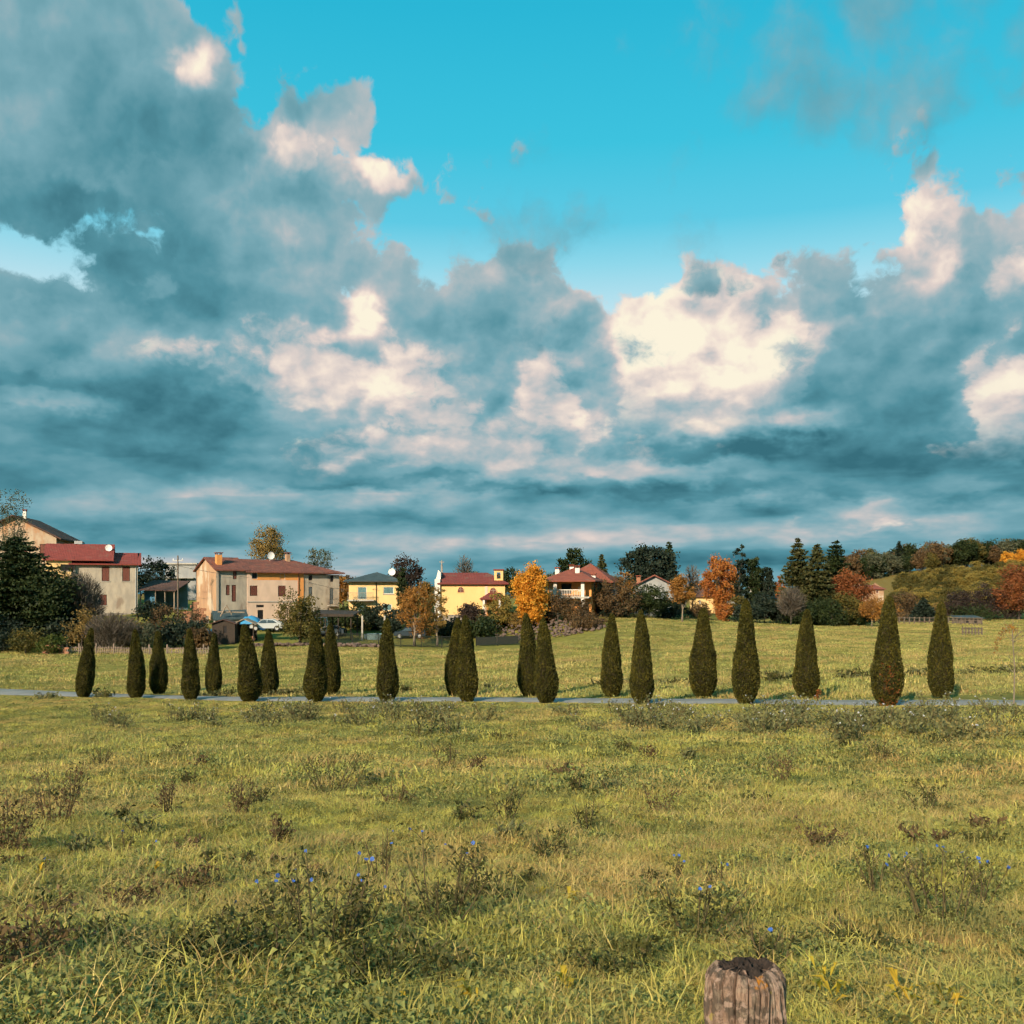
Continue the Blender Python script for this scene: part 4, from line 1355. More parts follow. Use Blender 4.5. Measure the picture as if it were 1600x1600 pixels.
def car(name, label, px, Y, deg, paint, base=None):
    X = (px - 800) / F * Y
    rt = thing(name, (X, Y, gz1(X, Y) if base is None else base), label, 'car', rz=R(deg))
    side = [(-2.0, .35), (-2.02, .62), (-1.9, .86), (-1.1, .95), (-.55, 1.40), (.75, 1.45), (1.55, 1.05), (1.98, .98), (2.02, .5), (1.95, .32)]
    v = []
    n = len(side)
    for yy, k in ((-.80, .0), (-.86, .0), (.86, 0), (.80, 0)):
        for a, b in side:
            tuck = .14 if b > 1.1 else 0
            v.append((a, yy + (tuck if yy < 0 else -tuck), b if abs(yy) > .83 or b < .5 else b + .02))
    fcs = []
    for q in range(3):
        for i in range(n):
            j = (i + 1) % n
            fcs.append((q * n + i, q * n + j, (q + 1) * n + j, (q + 1) * n + i))
    fcs.append(tuple(range(n - 1, -1, -1))); fcs.append(tuple(range(3 * n, 4 * n)))
    part(rt, 'body', MB().add(v, fcs), paint)
    for s in (-1, 1):
        yy = .80 * s
        g = MB()
        for poly in ([(-.95, .98), (-.50, 1.34), (.05, 1.37), (.05, .98)], [(.13, .98), (.13, 1.37), (.7, 1.37), (1.25, 1.02)]):
            off = .012 * s
            g.add([(a, yy + off - (.13 * s if b > 1.1 else -.06 * s), b) for a, b in poly], [(0, 1, 2, 3)])
        part(rt, 'side_window', g, 'glass')
        for xx in (-1.25, 1.28):
            w = MB().tube([(xx, yy - .10 * s, .33), (xx, yy + .09 * s, .33)], .33, 16)
            wo = part(rt, 'wheel', w, 'tyre')
            obj('rim', MB().tube([(xx, yy + .08 * s, .33), (xx, yy + .10 * s, .33)], .21, 12).mesh('rim', M['metal_grey']), wo)
        part(rt, 'headlight', MB().box(-2.03, -1.93, .50 * s - .18, .50 * s + .18, .62, .74), 'glass')
    return rt


M['car_white'] = make_mat('car_white', (0.42, 0.46, 0.48, 1), rough=.3, spec=.5)
M['car_dark'] = make_mat('car_dark', (0.03, 0.045, 0.06, 1), rough=.25, spec=.5)
M['tarp_blue'] = make_mat('tarp_blue', (0.04, 0.22, 0.42, 1), rough=.5)
X_ = (415 - 800) / F * 124
car('parked_car', 'white parked car facing left behind the olive bush', 417, 124, 8, 'car_white', base=CZ + (HY - 985.5) / F * 124)
car('parked_car', 'dark parked car in the shade under the brown round tree', 640, 128, 5, 'car_dark')
car('parked_car', 'dark blue car under the carport beside the swing frame', 516, 130, -6, 'car_dark')
# blue tarpaulin over a heap
X_, Y_ = (392 - 800) / F * 127, 127
v = []; fcs = []
for i in range(11):
    for j in range(7):
        a, b = i / 10 * 2 - 1, j / 6 * 2 - 1
        hgt = 1.75 * (1 - abs(a) ** 3) * (1 - abs(b) ** 4) + .08 * math.sin(i * 2.1 + j)
        v.append((a * 1.6, b * 1.2, max(0, hgt)))
for i in range(10):
    for j in range(6): fcs.append((i * 7 + j, (i + 1) * 7 + j, (i + 1) * 7 + j + 1, i * 7 + j + 1))
obj('tarpaulin', MB().add(v, fcs).mesh('tarpaulin', M['tarp_blue'], True), None, (X_, Y_, CZ + (HY - 984) / F * 127), label='blue tarpaulin over a heap behind the white car', cat='tarpaulin')

# pergola / carport
f = Frame(490, 127, -2)
rt = f.root('carport', 'long low carport with flat dark green roof in front of the farmhouse', 'carport')
x1 = f.x(551); zt = f.z(957, 520)
part(rt, 'roof', MB().slab([(-.3, -1, zt - .1), (x1 + .3, -1, zt - .25), (x1 + .3, 4, zt + .15), (-.3, 4, zt + .3)], .14), 'wood_dark')
for q in (.1, x1 * .33, x1 * .66, x1 - .1):
    for yy in (-.6, 3.6): part(rt, 'post', MB().box(q - .07, q + .07, yy - .07, yy + .07, 0, zt - .28), 'wood_dark')
part(rt, 'fascia', MB().box(-.3, x1 + .3, -1.06, -1.0, zt - .5, zt - .2), 'wood_dark')
# swing frame
f = Frame(487, 121, 0)
rt = f.root('swing_frame', 'pale metal A-frame swing on the lawn before the carport', 'swing')
zt = f.z(965, 500); x1 = f.x(513)
part(rt, 'top_bar', MB().tube([(0.3, .6, zt), (x1 - .3, .6, zt)], .06, 6), 'metal_grey')
for q, q2 in ((.3, 0), (x1 - .3, x1)):
    for yy in (0, 1.2): part(rt, 'leg', MB().tube([(q, .6, zt), (q2, yy, 0)], .055, 6), 'metal_grey')
st_ = part(rt, 'seat', MB().box(.9, 1.4, .45, .75, .75, .8), 'tarp_blue')
for q in (.92, 1.38): obj('chain', MB().tube([(q, .6, .8), (q, .6, zt)], .02, 4).mesh('chain', M['metal_grey']), st_)
# pool wall
f = Frame(566, 126, 0)
rt = f.root('pool', 'light blue panel of an above-ground pool between two posts', 'pool')
x1 = f.x(601)
mb = MB().lathe([(1.38, 0), (1.4, .1), (1.4, 1.0), (1.36, 1.05), (1.3, 1.02), (1.3, .9)], 26, x1 / 2, 1.6)
part(rt, 'wall', mb, 'teal_wall')
for q in (0, x1): part(rt, 'post', MB().box(q - .1, q + .1, -.1, .1, -.3, f.z(962, 580)), 'concrete')

# utility pole with wires
X_, Y_ = (278 - 800) / F * 134, 134
zt = CZ + (HY - 868) / F * Y_
g0 = gz1(X_, Y_)
rt = thing('utility_pole', (X_, Y_, g0), 'slim grey utility pole standing left of the farmhouse gable', 'pole')
part(rt, 'shaft', MB().tube([(0, 0, -.4), (0, 0, zt - g0)], [.13, .09], 8), 'wood_old')
part(rt, 'crossarm', MB().box(-.7, .7, -.06, .06, zt - g0 - .75, zt - g0 - .6), 'metal_grey')
for q in (-.6, 0, .6): part(rt, 'insulator', MB().lathe([(.05, 0), (.07, .08), (.05, .16), (.02, .2)], 8, q, 0), 'white_paint').location = (0, 0, zt - g0 - .6)


def wire(label, a, b, sag):
    pts = []
    for i in range(13):
        t = i / 12
        q = a * (1 - t) + b * t
        q[2] -= sag * 4 * t * (1 - t)
        pts.append(q.copy())
    return obj('overhead_wire', MB().tube(pts, .022, 4).mesh('overhead_wire', M['metal_dark']), None, label=label, cat='wire')


wire('upper overhead wire from the grey pole to the red roofed house', Pt(278, 889, 134), Pt(222, 892, 147), .25)
wire('lower overhead wire from the grey pole to the red roofed house', Pt(278, 900, 134), Pt(222, 893, 148), .5)
wire('overhead wire from the grey pole across the farmhouse front', Pt(278, 884, 134), Pt(474, 906, 146), .5)
wire('overhead wire from the farmhouse to the yellow house', Pt(474, 907, 146), Pt(590, 920, 139.8), .6)

# ---- fences
M['wood_fence'] = make_mat('wood_fence', (0.25, 0.19, 0.15, 1), (0.15, 0.12, 0.10, 1), scale=5, rough=.9)
pk = MB().prism([(-.05, 0), (.05, 0), (.05, .62), (0, .74), (-.05, .62)], 0, .03).mesh('picket', M['wood_fence'])
a_, b_ = np.array([(96 - 800) / F * 108, 108.]), np.array([(332 - 800) / F * 104, 104.])
rt = thing('picket_fence', (a_[0], a_[1], 0), 'weathered pale picket fence at the far left edge of the field', 'fence')
L_ = np.linalg.norm(b_ - a_); nn = int(L_ / .26)
rr_ = np.random.default_rng(8)
for i in range(nn):
    q = a_ + (b_ - a_) * i / nn
    if rr_.random() < .06: continue
    o_ = obj('picket', pk, rt, (q[0] - a_[0], q[1] - a_[1], gz1(*q) + .12 + rr_.normal() * .03))
    o_.rotation_euler = (rr_.normal() * .05, rr_.normal() * .05, 0)
    o_.scale = (1, 1, rr_.uniform(.9, 1.08))
for i in range(0, nn + 1, 8):
    q = a_ + (b_ - a_) * i / nn
    part(rt, 'post', MB().box(-.07, .07, .04, .16, -.3, 1.1), 'wood_fence').location = (q[0] - a_[0], q[1] - a_[1], gz1(*q))
for hgt in (.30, .66):
    pts = []
    for i in range(0, nn + 1, 4):
        q = a_ + (b_ - a_) * i / nn
        pts.append((q[0] - a_[0], q[1] - a_[1] + .06, gz1(*q) + hgt))
    part(rt, 'rail', MB().tube(pts, .035, 4), 'wood_fence')
# low brick wall at the fence's left end
X_, Y_ = (70 - 800) / F * 107, 107
rt = thing('low_brick_wall', (X_, Y_, gz1(X_, Y_) - .1), 'low reddish brick wall at the left end of the picket fence', 'wall', rz=R(-8))
bp_ = MB().box(0, .47, 0, .24, 0, .21).mesh('brick', M['brick_old'])
part(rt, 'core', MB().box(.05, 2.6, .03, .21, 0, .8), 'stone')
for j in range(4 + 1):
    for i in range(5 + (j % 2)):
        if j == 4 and i > 3: continue
        obj('brick', bp_, rt, (i * .5 - (j % 2) * .25 + rr_.normal() * .01, rr_.normal() * .015, j * .225))


def bar_fence(label, px0, Y0, px1, Y1, h, step, gap, mat, solid=False):
    a = np.array([(px0 - 800) / F * Y0, Y0]); b = np.array([(px1 - 800) / F * Y1, Y1])
    L = np.linalg.norm(b - a); n = max(2, int(L / step))
    ang = math.atan2(*(b - a)[::-1])
    rt = thing('metal_fence', (a[0], a[1], 0), label, 'fence')
    for i in range(n + 1):
        q = a + (b - a) * i / n
        o_ = part(rt, 'post', MB().box(-.05, .05, -.05, .05, -.3, h + .06), mat)
        o_.location = (q[0] - a[0], q[1] - a[1], gz1(*q)); o_.rotation_euler = (0, 0, ang)
        if i < n:
            w = L / n
            q2 = a + (b - a) * (i + 1) / n
            sl = math.atan2(gz1(*q2) - gz1(*q), w)
            mb = MB()
            mb.box(.05, w - .05, -.02, .02, h - .08, h - .03); mb.box(.05, w - .05, -.02, .02, .12, .17)
            if solid: mb.box(.06, w - .06, -.012, .012, .18, h - .09)
            else:
                for k in range(int(w / gap)):
                    xx = .05 + gap * (k + .5)
                    mb.box(xx - .022, xx + .022, -.022, .022, .172, h - .082)
            o_ = part(rt, 'panel', mb, mat)
            o_.location = (q[0] - a[0], q[1] - a[1], gz1(*q)); o_.rotation_euler = (0, -sl, ang)
    return rt


bar_fence('dark barred metal fence in front of the carport and pool', 470, 120, 592, 119, 1.5, 2.4, .11, 'fence_dark')
bar_fence('brownish see-through wire fence below the round orange tree', 594, 119, 722, 120, 1.4, 2.2, .12, 'fence_dark')
bar_fence('solid dark green fence panels below the stone heap', 744, 121, 811, 121, 1.15, 2.4, .16, 'fence_dark', solid=True)


def paddock(label, px0, px1, Y, hz, rails, mat, posts, name='rail_fence'):
    a = np.array([(px0 - 800) / F * Y, Y]); b = np.array([(px1 - 800) / F * Y, Y])
    rt = thing(name, (a[0], a[1], 0), label, 'fence')
    for i in range(posts):
        q = a + (b - a) * i / (posts - 1)
        part(rt, 'post', MB().box(-.09, .09, -.09, .09, -.3, hz), mat).location = (q[0] - a[0], 0, gz1(*q))
    for k in range(rails):
        pts = []
        for i in range(posts):
            q = a + (b - a) * i / (posts - 1)
            pts.append((q[0] - a[0], -.12, gz1(*q) + hz * (k + .7) / rails))
        part(rt, 'rail', MB().tube(pts, .07, 4), mat)
    return rt


paddock('long pale rail fence at the far edge of the field below the dark spruce', 1342, 1476, 178, 1.2, 2, 'wood_old', 18)
paddock('pale board fence at the far field edge, right of the last tall thuja', 1482, 1534, 176, 1.3, 3, 'wood_old', 9)
paddock('short broken grey rail fence standing alone in the far right field', 1504, 1534, 140, 1.1, 2, 'wood_old', 7)
f = Frame(1499, 181, 0)
rt = f.root('stable', 'low field stable with green roof at the hill foot beside the board fence', 'shed')
x1 = f.x(1534)
part(rt, 'wall', walls(0, x1, 3, 1.2, [(.8, 1.8, .2, 1.0), (2.4, 3.3, .2, 1.0)]), 'wood_old')
for h in ((.8, 1.8, .2, 1.0), (2.4, 3.3, .2, 1.0)): window(rt, h, 0, 'dark_room', frame='wood_dark', sill=False, name='door')
part(rt, 'roof', MB().slab([(-.3, -.4, 1.35), (x1 + .3, -.4, 1.35), (x1 + .3, 3.3, 1.75), (-.3, 3.3, 1.75)], .12), 'roof_teal')
f = Frame(1338, 176, 0)
rt = f.root('feed_shelter', 'tiny white shelter at the field edge under the big russet tree', 'shed')
part(rt, 'wall', walls(0, .9, .9, 1.1, [], 'y', .4), 'white_paint')
part(rt, 'roof', gable_roof_y(0, .9, .9, 1.1, .4, .15, .05, front=.15), 'plaster_white')

# stone heap on the bank and the pale stone edging below the fence
M['rubble'] = make_mat('rubble_stone', (0.17, 0.12, 0.10, 1), (0.10, 0.075, 0.065, 1), scale=3, rough=.95, bump=.03)


def stone_mesh(sd):
    r = np.random.default_rng(sd)
    v = []
    for i in range(5):
        for k in range(7):
            th = math.pi * (i + .02) / 4.04; ph = 6.2832 * k / 7
            q = np.array([math.sin(th) * math.cos(ph), math.sin(th) * math.sin(ph), math.cos(th) * .65]) * r.uniform(.75, 1.15)
            v.append(q)
    fcs = [(i * 7 + k, i * 7 + (k + 1) % 7, (i + 1) * 7 + (k + 1) % 7, (i + 1) * 7 + k) for i in range(4) for k in range(7)]
    return MB().add(v, fcs)


def rubble(name, label, pts, size, sd):
    r = np.random.default_rng(sd)
    mb = MB()
    for q in pts:
        s = stone_mesh(int(r.integers(99999)))
        k = size * r.uniform(.5, 1.4)
        mb.add([(a * k + q[0], b * k + q[1], c * k + q[2]) for a, b, c in s.v], s.f)
    return obj(name, mb.mesh(name, M['rubble']), None, kind='stuff', label=label, cat='stones')


r = np.random.default_rng(21)
pts = []
for i in range(420):
    px = r.uniform(772, 945); Yq = r.uniform(123, 131)
    X_ = (px - 800) / F * Yq
    pts.append((X_, Yq, gz1(X_, Yq) + r.random() * .35 + .9 * max(0, 1 - abs(px - 850) / 110) * (Yq - 122) / 8))
rubble('stone_heap', 'long heap of pinkish rubble stones on the bank below the villa', pts, .21, 3)
pts = []
for i in range(220):
    px = r.uniform(395, 600); Yq = 118.2 + r.normal() * .35
    X_ = (px - 800) / F * Yq
    pts.append((X_, Yq, gz1(X_, Yq) + .05 + r.random() * .25))
rubble('stone_edging', 'rough pale stone edging along the foot of the dark fence', pts, .24, 4)

# ------------------------------------------------------------------ trees and shrubs of the village
tree('dark_evergreen', 'huge dark conifer filling the left edge in front of the houses', 'tree', 26, 838, 112, 118, 'spruce', 'dark', trunk_frac=.02, whorls=34, per=15, leaf=.42, power=.55, droop=.32)
tree('dark_evergreen', 'lower spreading dark evergreen right of the huge conifer at the left edge', 'tree', 78, 884, 96, 117, 'round', 'dark', trunk_frac=.03, clumps=120, per=45, leaf=.34, spread=.18)
tree('feathery_tree', 'thin grey-green feathery tree rising above the gabled house at the left edge', 'tree', 14, 760, 62, 128, 'round', 'greygreen', trunk_frac=.45, clumps=70, per=30, leaf=.22, spread=.20)
tree('bare_shrub', 'grey leafless shrub in front of the red roofed house', 'shrub', 118, 892, 90, 120, 'twigs', 'grey', trunk_frac=.05, n=11000, ln=1.0, wd=.06)
tree('shrub', 'low tangled shrub with a few orange leaves below the grey bare shrub', 'shrub', 128, 950, 60, 113, 'round', 'tan', trunk_frac=.08, clumps=45, per=30, leaf=.22, spread=.2)
tree('bare_shrub', 'pale tangled leafless shrubs behind the picket fence left part', 'shrub', 176, 958, 80, 112, 'twigs', 'grey', trunk_frac=.05, n=6500, ln=.8, wd=.05)
tree('shrub', 'dark shrub between the picket fence and the ruined brick wall', 'shrub', 262, 945, 62, 118, 'round', 'brown', trunk_frac=.05, clumps=55, per=35, leaf=.25, spread=.18)
tree('shrub', 'low dark green shrub behind the middle of the picket fence', 'shrub', 226, 968, 50, 113, 'round', 'greygreen', trunk_frac=.05, clumps=45, per=30, leaf=.22, spread=.2)
tree('shrub', 'small shrub in front of the lean-to shed', 'shrub', 306, 955, 46, 122, 'round', 'brown', trunk_frac=.05, clumps=40, per=30, leaf=.22, spread=.2)
tree('bush', 'olive bush at the far left end of the low brick wall', 'bush', 40, 984, 60, 108, 'round', 'olive', trunk_frac=.03, clumps=50, per=35, leaf=.20, spread=.18)
tree('bush', 'second olive bush just left of the low brick wall', 'bush', 80, 992, 44, 107, 'round', 'green', trunk_frac=.03, clumps=40, per=35, leaf=.20, spread=.18)
tree('bush', 'dark bush at the left edge below the huge evergreen', 'bush', 5, 965, 90, 112, 'round', 'darkblue', trunk_frac=.03, clumps=60, per=40, leaf=.26, spread=.18)
tree('dark_tree', 'dense dark tree right of the red roofed house', 'tree', 243, 867, 52, 185, 'round', 'darkblue', trunk_frac=.05, clumps=70, per=45, leaf=.4, spread=.15)
tree('autumn_tree', 'broad thinning brown tree behind the farmhouse roof', 'tree', 420, 823, 66, 190, 'round', 'tan', trunk_frac=.2, clumps=150, per=45, leaf=.30, spread=.16)
tree('autumn_tree', 'small sparse grey tree behind the right end of the farmhouse roof', 'tree', 500, 848, 54, 205, 'round', 'greygreen', trunk_frac=.4, clumps=38, per=26, leaf=.32, spread=.15)
tree('bush', 'olive and orange bush on the lawn before the farmhouse', 'bush', 468, 926, 68, 118, 'round', 'olive', trunk_frac=.06, clumps=80, per=45, leaf=.26, spread=.17)
tree('hedge_tree', 'brown hedge tree in the gap between farmhouse and yellow house', 'tree', 536, 900, 30, 165, 'round', 'rust', trunk_frac=.05, clumps=40, per=35, leaf=.35, spread=.2)
tree('bush', 'dark rounded hedge below the yellow house balcony', 'bush', 560, 945, 60, 136, 'round', 'dark', trunk_frac=.03, clumps=60, per=40, leaf=.28, spread=.17)
tree('bush', 'dark clipped bush below the yellow house window', 'bush', 596, 948, 44, 135, 'round', 'darkblue', trunk_frac=.03, clumps=50, per=40, leaf=.26, spread=.17)
tree('autumn_tree', 'dark reddish tree standing behind the yellow house', 'tree', 634, 868, 56, 168, 'round', 'purple', trunk_frac=.15, clumps=80, per=45, leaf=.34, spread=.15)
tree('cypress', 'narrow dark cypress at the right corner of the yellow house', 'tree', 629, 882, 17, 137, 'round', 'dark', trunk_frac=.03, clumps=70, per=40, leaf=.22, spread=.25)
tree('autumn_tree', 'round orange-brown tree in front of the chapel corner', 'tree', 648, 908, 66, 121, 'round', 'rust', trunk_frac=.18, clumps=100, per=45, leaf=.20, spread=.15, bark='bark_pale')
tree('autumn_tree', 'smaller orange-brown tree beside the round one at the chapel corner', 'tree', 683, 916, 30, 122, 'round', 'tan', trunk_frac=.22, clumps=55, per=40, leaf=.18, spread=.17, bark='bark_pale')
tree('bare_tree', 'leafless tree peeping over the chapel roof', 'tree', 726, 869, 30, 190, 'twigs', 'grey', trunk_frac=.3, n=700, ln=1.4, wd=.08)
tree('bush', 'dark bush against the chapel wall', 'bush', 736, 940, 36, 133, 'round', 'purple', trunk_frac=.05, clumps=50, per=40, leaf=.24, spread=.18)
tree('bush', 'yellowing bush in front of the chapel porch', 'bush', 778, 928, 46, 131, 'round', 'gold', trunk_frac=.05, clumps=60, per=40, leaf=.22, spread=.18)
tree('bush', 'small dark bush left of the golden tree foot', 'bush', 762, 950, 34, 130, 'round', 'dark', trunk_frac=.05, clumps=40, per=35, leaf=.22, spread=.18)
tree('golden_tree', 'glowing golden orange tree between chapel and villa', 'tree', 828, 876, 64, 131, 'round', 'orange', trunk_frac=.12, clumps=210, per=55, leaf=.26, spread=.15, egg=.12)
tree('conifer', 'dark broad conifer standing behind the villa roof', 'tree', 893, 857, 52, 186, 'round', 'dark', trunk_frac=.05, clumps=100, per=45, leaf=.4, spread=.14, egg=.25)
tree('conifer', 'small pointed conifer right of the villa chimneys', 'tree', 940, 866, 22, 175, 'spruce', 'spruce', trunk_frac=.05, leaf=.5)
tree('spreading_conifer', 'big spreading blackish conifer above the barn', 'tree', 1016, 846, 84, 162, 'round', 'darkblue', trunk_frac=.12, clumps=150, per=55, leaf=.42, spread=.13)
tree('conifer', 'pointed conifer merging with the right side of the spreading dark one', 'tree', 1046, 846, 36, 166, 'spruce', 'dark', trunk_frac=.05, leaf=.5, whorls=30)
tree('shrub', 'grey-brown thicket between villa and barn', 'shrub', 958, 892, 66, 138, 'round', 'brown', trunk_frac=.05, clumps=80, per=45, leaf=.25, spread=.18)
tree('shrub', 'orange tinged shrub top behind the thicket right of the villa', 'shrub', 975, 890, 30, 144, 'round', 'rust', trunk_frac=.1, clumps=40, per=35, leaf=.26, spread=.18)
tree('shrub', 'dark thicket covering the front of the barn', 'shrub', 1014, 912, 74, 141, 'round', 'dark', trunk_frac=.05, clumps=90, per=45, leaf=.26, spread=.16)
tree('shrub', 'rounded grey-brown shrub on the bank below the villa porch', 'shrub', 902, 940, 50, 130, 'round', 'brown', trunk_frac=.12, clumps=70, per=40, leaf=.20, spread=.18)
tree('shrub', 'thin-stemmed shrub below the villa balustrade', 'shrub', 872, 928, 40, 131, 'round', 'brown', trunk_frac=.4, clumps=45, per=35, leaf=.2, spread=.2)
tree('shrub', 'low dark scrub at the right end of the stone heap', 'shrub', 918, 962, 60, 126, 'round', 'brown', trunk_frac=.03, clumps=70, per=40, leaf=.2, spread=.18)
tree('shrub', 'straw-coloured scrub on the left of the stone heap', 'shrub', 812, 952, 40, 131, 'round', 'tan', trunk_frac=.03, clumps=40, per=35, leaf=.2, spread=.2)
tree('young_tree', 'young brown-leaved tree with pale stem standing alone on the grass right of the barn', 'tree', 1066, 900, 46, 139, 'round', 'rust', trunk_frac=.40, clumps=70, per=40, leaf=.24, spread=.17, bark='bark_pale')
tree('bare_tree', 'tall leafless tree left of the red tree', 'tree', 1082, 880, 26, 175, 'twigs', 'grey', trunk_frac=.3, n=700, ln=1.4, wd=.07)
tree('red_tree', 'tall red-orange tree right of the barn', 'tree', 1123, 861, 56, 166, 'round', 'red', trunk_frac=.12, clumps=130, per=50, leaf=.32, spread=.15)
tree('shrub', 'orange shrub at the foot of the red tree', 'shrub', 1131, 940, 32, 160, 'round', 'red', trunk_frac=.05, clumps=45, per=35, leaf=.24, spread=.18)
tree('shrub', 'yellow-green shrub right of the red tree foot', 'shrub', 1152, 930, 30, 163, 'round', 'olive', trunk_frac=.05, clumps=45, per=35, leaf=.26, spread=.18)
tree('conifer', 'dark rounded conifer, left one of three behind the slate roofed house', 'tree', 1154, 861, 26, 182, 'round', 'darkblue', trunk_frac=.15, clumps=80, per=45, leaf=.36, spread=.18)
tree('conifer', 'dark rounded conifer, middle one of three behind the slate roofed house', 'tree', 1176, 860, 28, 183, 'round', 'dark', trunk_frac=.15, clumps=80, per=45, leaf=.36, spread=.18)
tree('conifer', 'dark rounded conifer, right and lowest of three behind the slate roofed house', 'tree', 1198, 874, 24, 184, 'round', 'darkblue', trunk_frac=.15, clumps=70, per=45, leaf=.36, spread=.18)
tree('shrub', 'blue-green thicket below the slate roofed house', 'shrub', 1194, 925, 44, 163, 'round', 'darkblue', trunk_frac=.03, clumps=80, per=45, leaf=.3, spread=.17)
tree('bare_shrub', 'grey leafless tree before the small slate roofed house', 'shrub', 1236, 918, 44, 160, 'twigs', 'grey', trunk_frac=.2, n=2200, ln=1.1, wd=.07)
tree('shrub', 'dark thicket at the left foot of the spruces', 'shrub', 1220, 942, 44, 164, 'round', 'darkblue', trunk_frac=.03, clumps=60, per=40, leaf=.3, spread=.17)
tree('autumn_tree', 'slim orange tree peeping out left of the spruces', 'tree', 1219, 896, 15, 185, 'round', 'red', trunk_frac=.2, clumps=40, per=35, leaf=.32, spread=.25)
tree('spruce_tree', 'tall dark spruce, left one of the group of three', 'tree', 1247, 840, 46, 171, 'spruce', 'spruce', trunk_frac=.04, leaf=.55, whorls=34, power=.85, per=11)
tree('spruce_tree', 'olive-lit spruce, middle and nearest of the group of three', 'tree', 1277, 850, 46, 167, 'spruce', 'spruce', trunk_frac=.04, leaf=.55, whorls=34, power=.8, per=11)
tree('spruce_tree', 'dark spruce, right one of the group of three', 'tree', 1306, 845, 40, 176, 'spruce', 'dark', trunk_frac=.04, leaf=.6, whorls=30, power=.6, per=11)
tree('russet_tree', 'broad russet tree right of the spruces', 'tree', 1328, 889, 72, 168, 'round', 'russet', trunk_frac=.08, clumps=110, per=50, leaf=.34, spread=.15)
tree('shrub', 'dark green lower growth in front of the russet tree', 'shrub', 1326, 928, 56, 164, 'round', 'olive', trunk_frac=.03, clumps=70, per=45, leaf=.3, spread=.17)
tree('shrub', 'blackish green bush at the foot of the three spruces', 'shrub', 1282, 935, 56, 163, 'round', 'dark', trunk_frac=.03, clumps=80, per=45, leaf=.3, spread=.17)
tree('young_tree', 'small orange tree at the field edge right of the russet tree', 'tree', 1362, 938, 36, 160, 'round', 'rust', trunk_frac=.3, clumps=55, per=40, leaf=.24, spread=.18, bark='bark_pale')
tree('bare_shrub', 'round leafless brown shrub behind the tallest thuja', 'shrub', 1418, 926, 50, 205, 'round', 'brown', trunk_frac=.05, clumps=70, per=40, leaf=.3, spread=.18)
tree('spruce_tree', 'small dark spruce behind the rail fence', 'tree', 1443, 934, 28, 190, 'spruce', 'darkblue', trunk_frac=.03, leaf=.5, whorls=22, power=.85)
tree('bare_shrub', 'purplish brown thicket right of the last thuja', 'shrub', 1500, 922, 60, 205, 'round', 'purple', trunk_frac=.04, clumps=90, per=45, leaf=.32, spread=.16)
tree('shrub', 'dark brown thicket at the hill foot left of the crimson tree', 'shrub', 1545, 918, 60, 206, 'round', 'purple', trunk_frac=.04, clumps=90, per=45, leaf=.32, spread=.16)
tree('russet_tree', 'crimson-brown tree at the right edge of the field', 'tree', 1592, 878, 74, 200, 'round', 'russet', trunk_frac=.06, clumps=110, per=50, leaf=.36, spread=.15)
tree('shrub', 'tan scrub at the hill foot behind the rail fence', 'shrub', 1472, 940, 36, 208, 'round', 'tan', trunk_frac=.04, clumps=50, per=40, leaf=.3, spread=.18)
tree('shrub', 'brown scrub behind the feed shelter', 'shrub', 1392, 945, 30, 200, 'round', 'rust', trunk_frac=.04, clumps=45, per=40, leaf=.3, spread=.18)

FILL = [(150, 975, 70, 116, 'dark', 'dark bramble below the grey house wall'), (205, 972, 60, 117, 'brown', 'brown bramble right of the grey house foot'), (60, 955, 80, 119, 'dark', 'dark undergrowth left of the bare grey shrub'),
        (285, 968, 60, 116, 'darkblue', 'dark undergrowth left of the garden shed'), (240, 940, 50, 138, 'darkblue', 'dark growth in front of the blue shed'), (312, 978, 40, 113, 'brown', 'brown bramble behind the right end of the picket fence'),
        (100, 965, 60, 115, 'darkblue', 'blackish shrub behind the left end of the picket fence'), (425, 972, 40, 134, 'dark', 'dark growth at the foot of the cream farmhouse wall'), (520, 962, 60, 140, 'dark', 'dark hedge behind the carport'),
        (545, 950, 36, 146, 'dark', 'dark hedge left of the yellow house'), (620, 955, 50, 132, 'darkblue', 'dark hedge behind the brown round tree'), (660, 966, 60, 131, 'dark', 'dark hedge below the chapel corner'), (705, 968, 50, 128, 'darkblue', 'dark low hedge below the chapel plinth'),
        (745, 970, 60, 127, 'dark', 'dark low hedge right of the chapel plinth'), (800, 958, 40, 134, 'olive', 'olive growth at the golden tree foot'), (845, 955, 50, 134, 'brown', 'brown growth right of the golden tree foot'),
        (940, 935, 50, 142, 'brown', 'brown growth at the right corner of the villa'), (965, 945, 50, 139, 'darkblue', 'dark growth left of the barn foot'), (1045, 940, 46, 146, 'darkblue', 'dark growth right of the barn foot'), (1090, 945, 40, 163, 'brown', 'brown growth left of the red tree foot'),
        (1165, 945, 50, 160, 'darkblue', 'dark hedge right of the yellow-green shrub'), (1250, 950, 46, 161, 'dark', 'dark hedge below the leafless grey tree'), (1300, 945, 46, 161, 'dark', 'dark hedge between spruces and russet tree'), (1345, 950, 40, 164, 'dark', 'dark growth right of the russet tree foot'),
        (1395, 955, 60, 196, 'brown', 'brown hedge along the far rail fence'), (1455, 955, 60, 198, 'purple', 'purplish hedge right of the small dark spruce'), (1520, 950, 70, 200, 'dark', 'dark hedge behind the stable'), (1570, 945, 70, 203, 'purple', 'dark hedge at the foot of the crimson tree'), (1380, 935, 50, 215, 'rust', 'rust growth below the far pink house')]
for px, top, wd_, Yq, lm, lab in FILL:
    tree('shrub', lab, 'shrub', px, top, wd_, Yq, 'round', lm, trunk_frac=.03, clumps=48, per=26, leaf=.34, spread=.22)

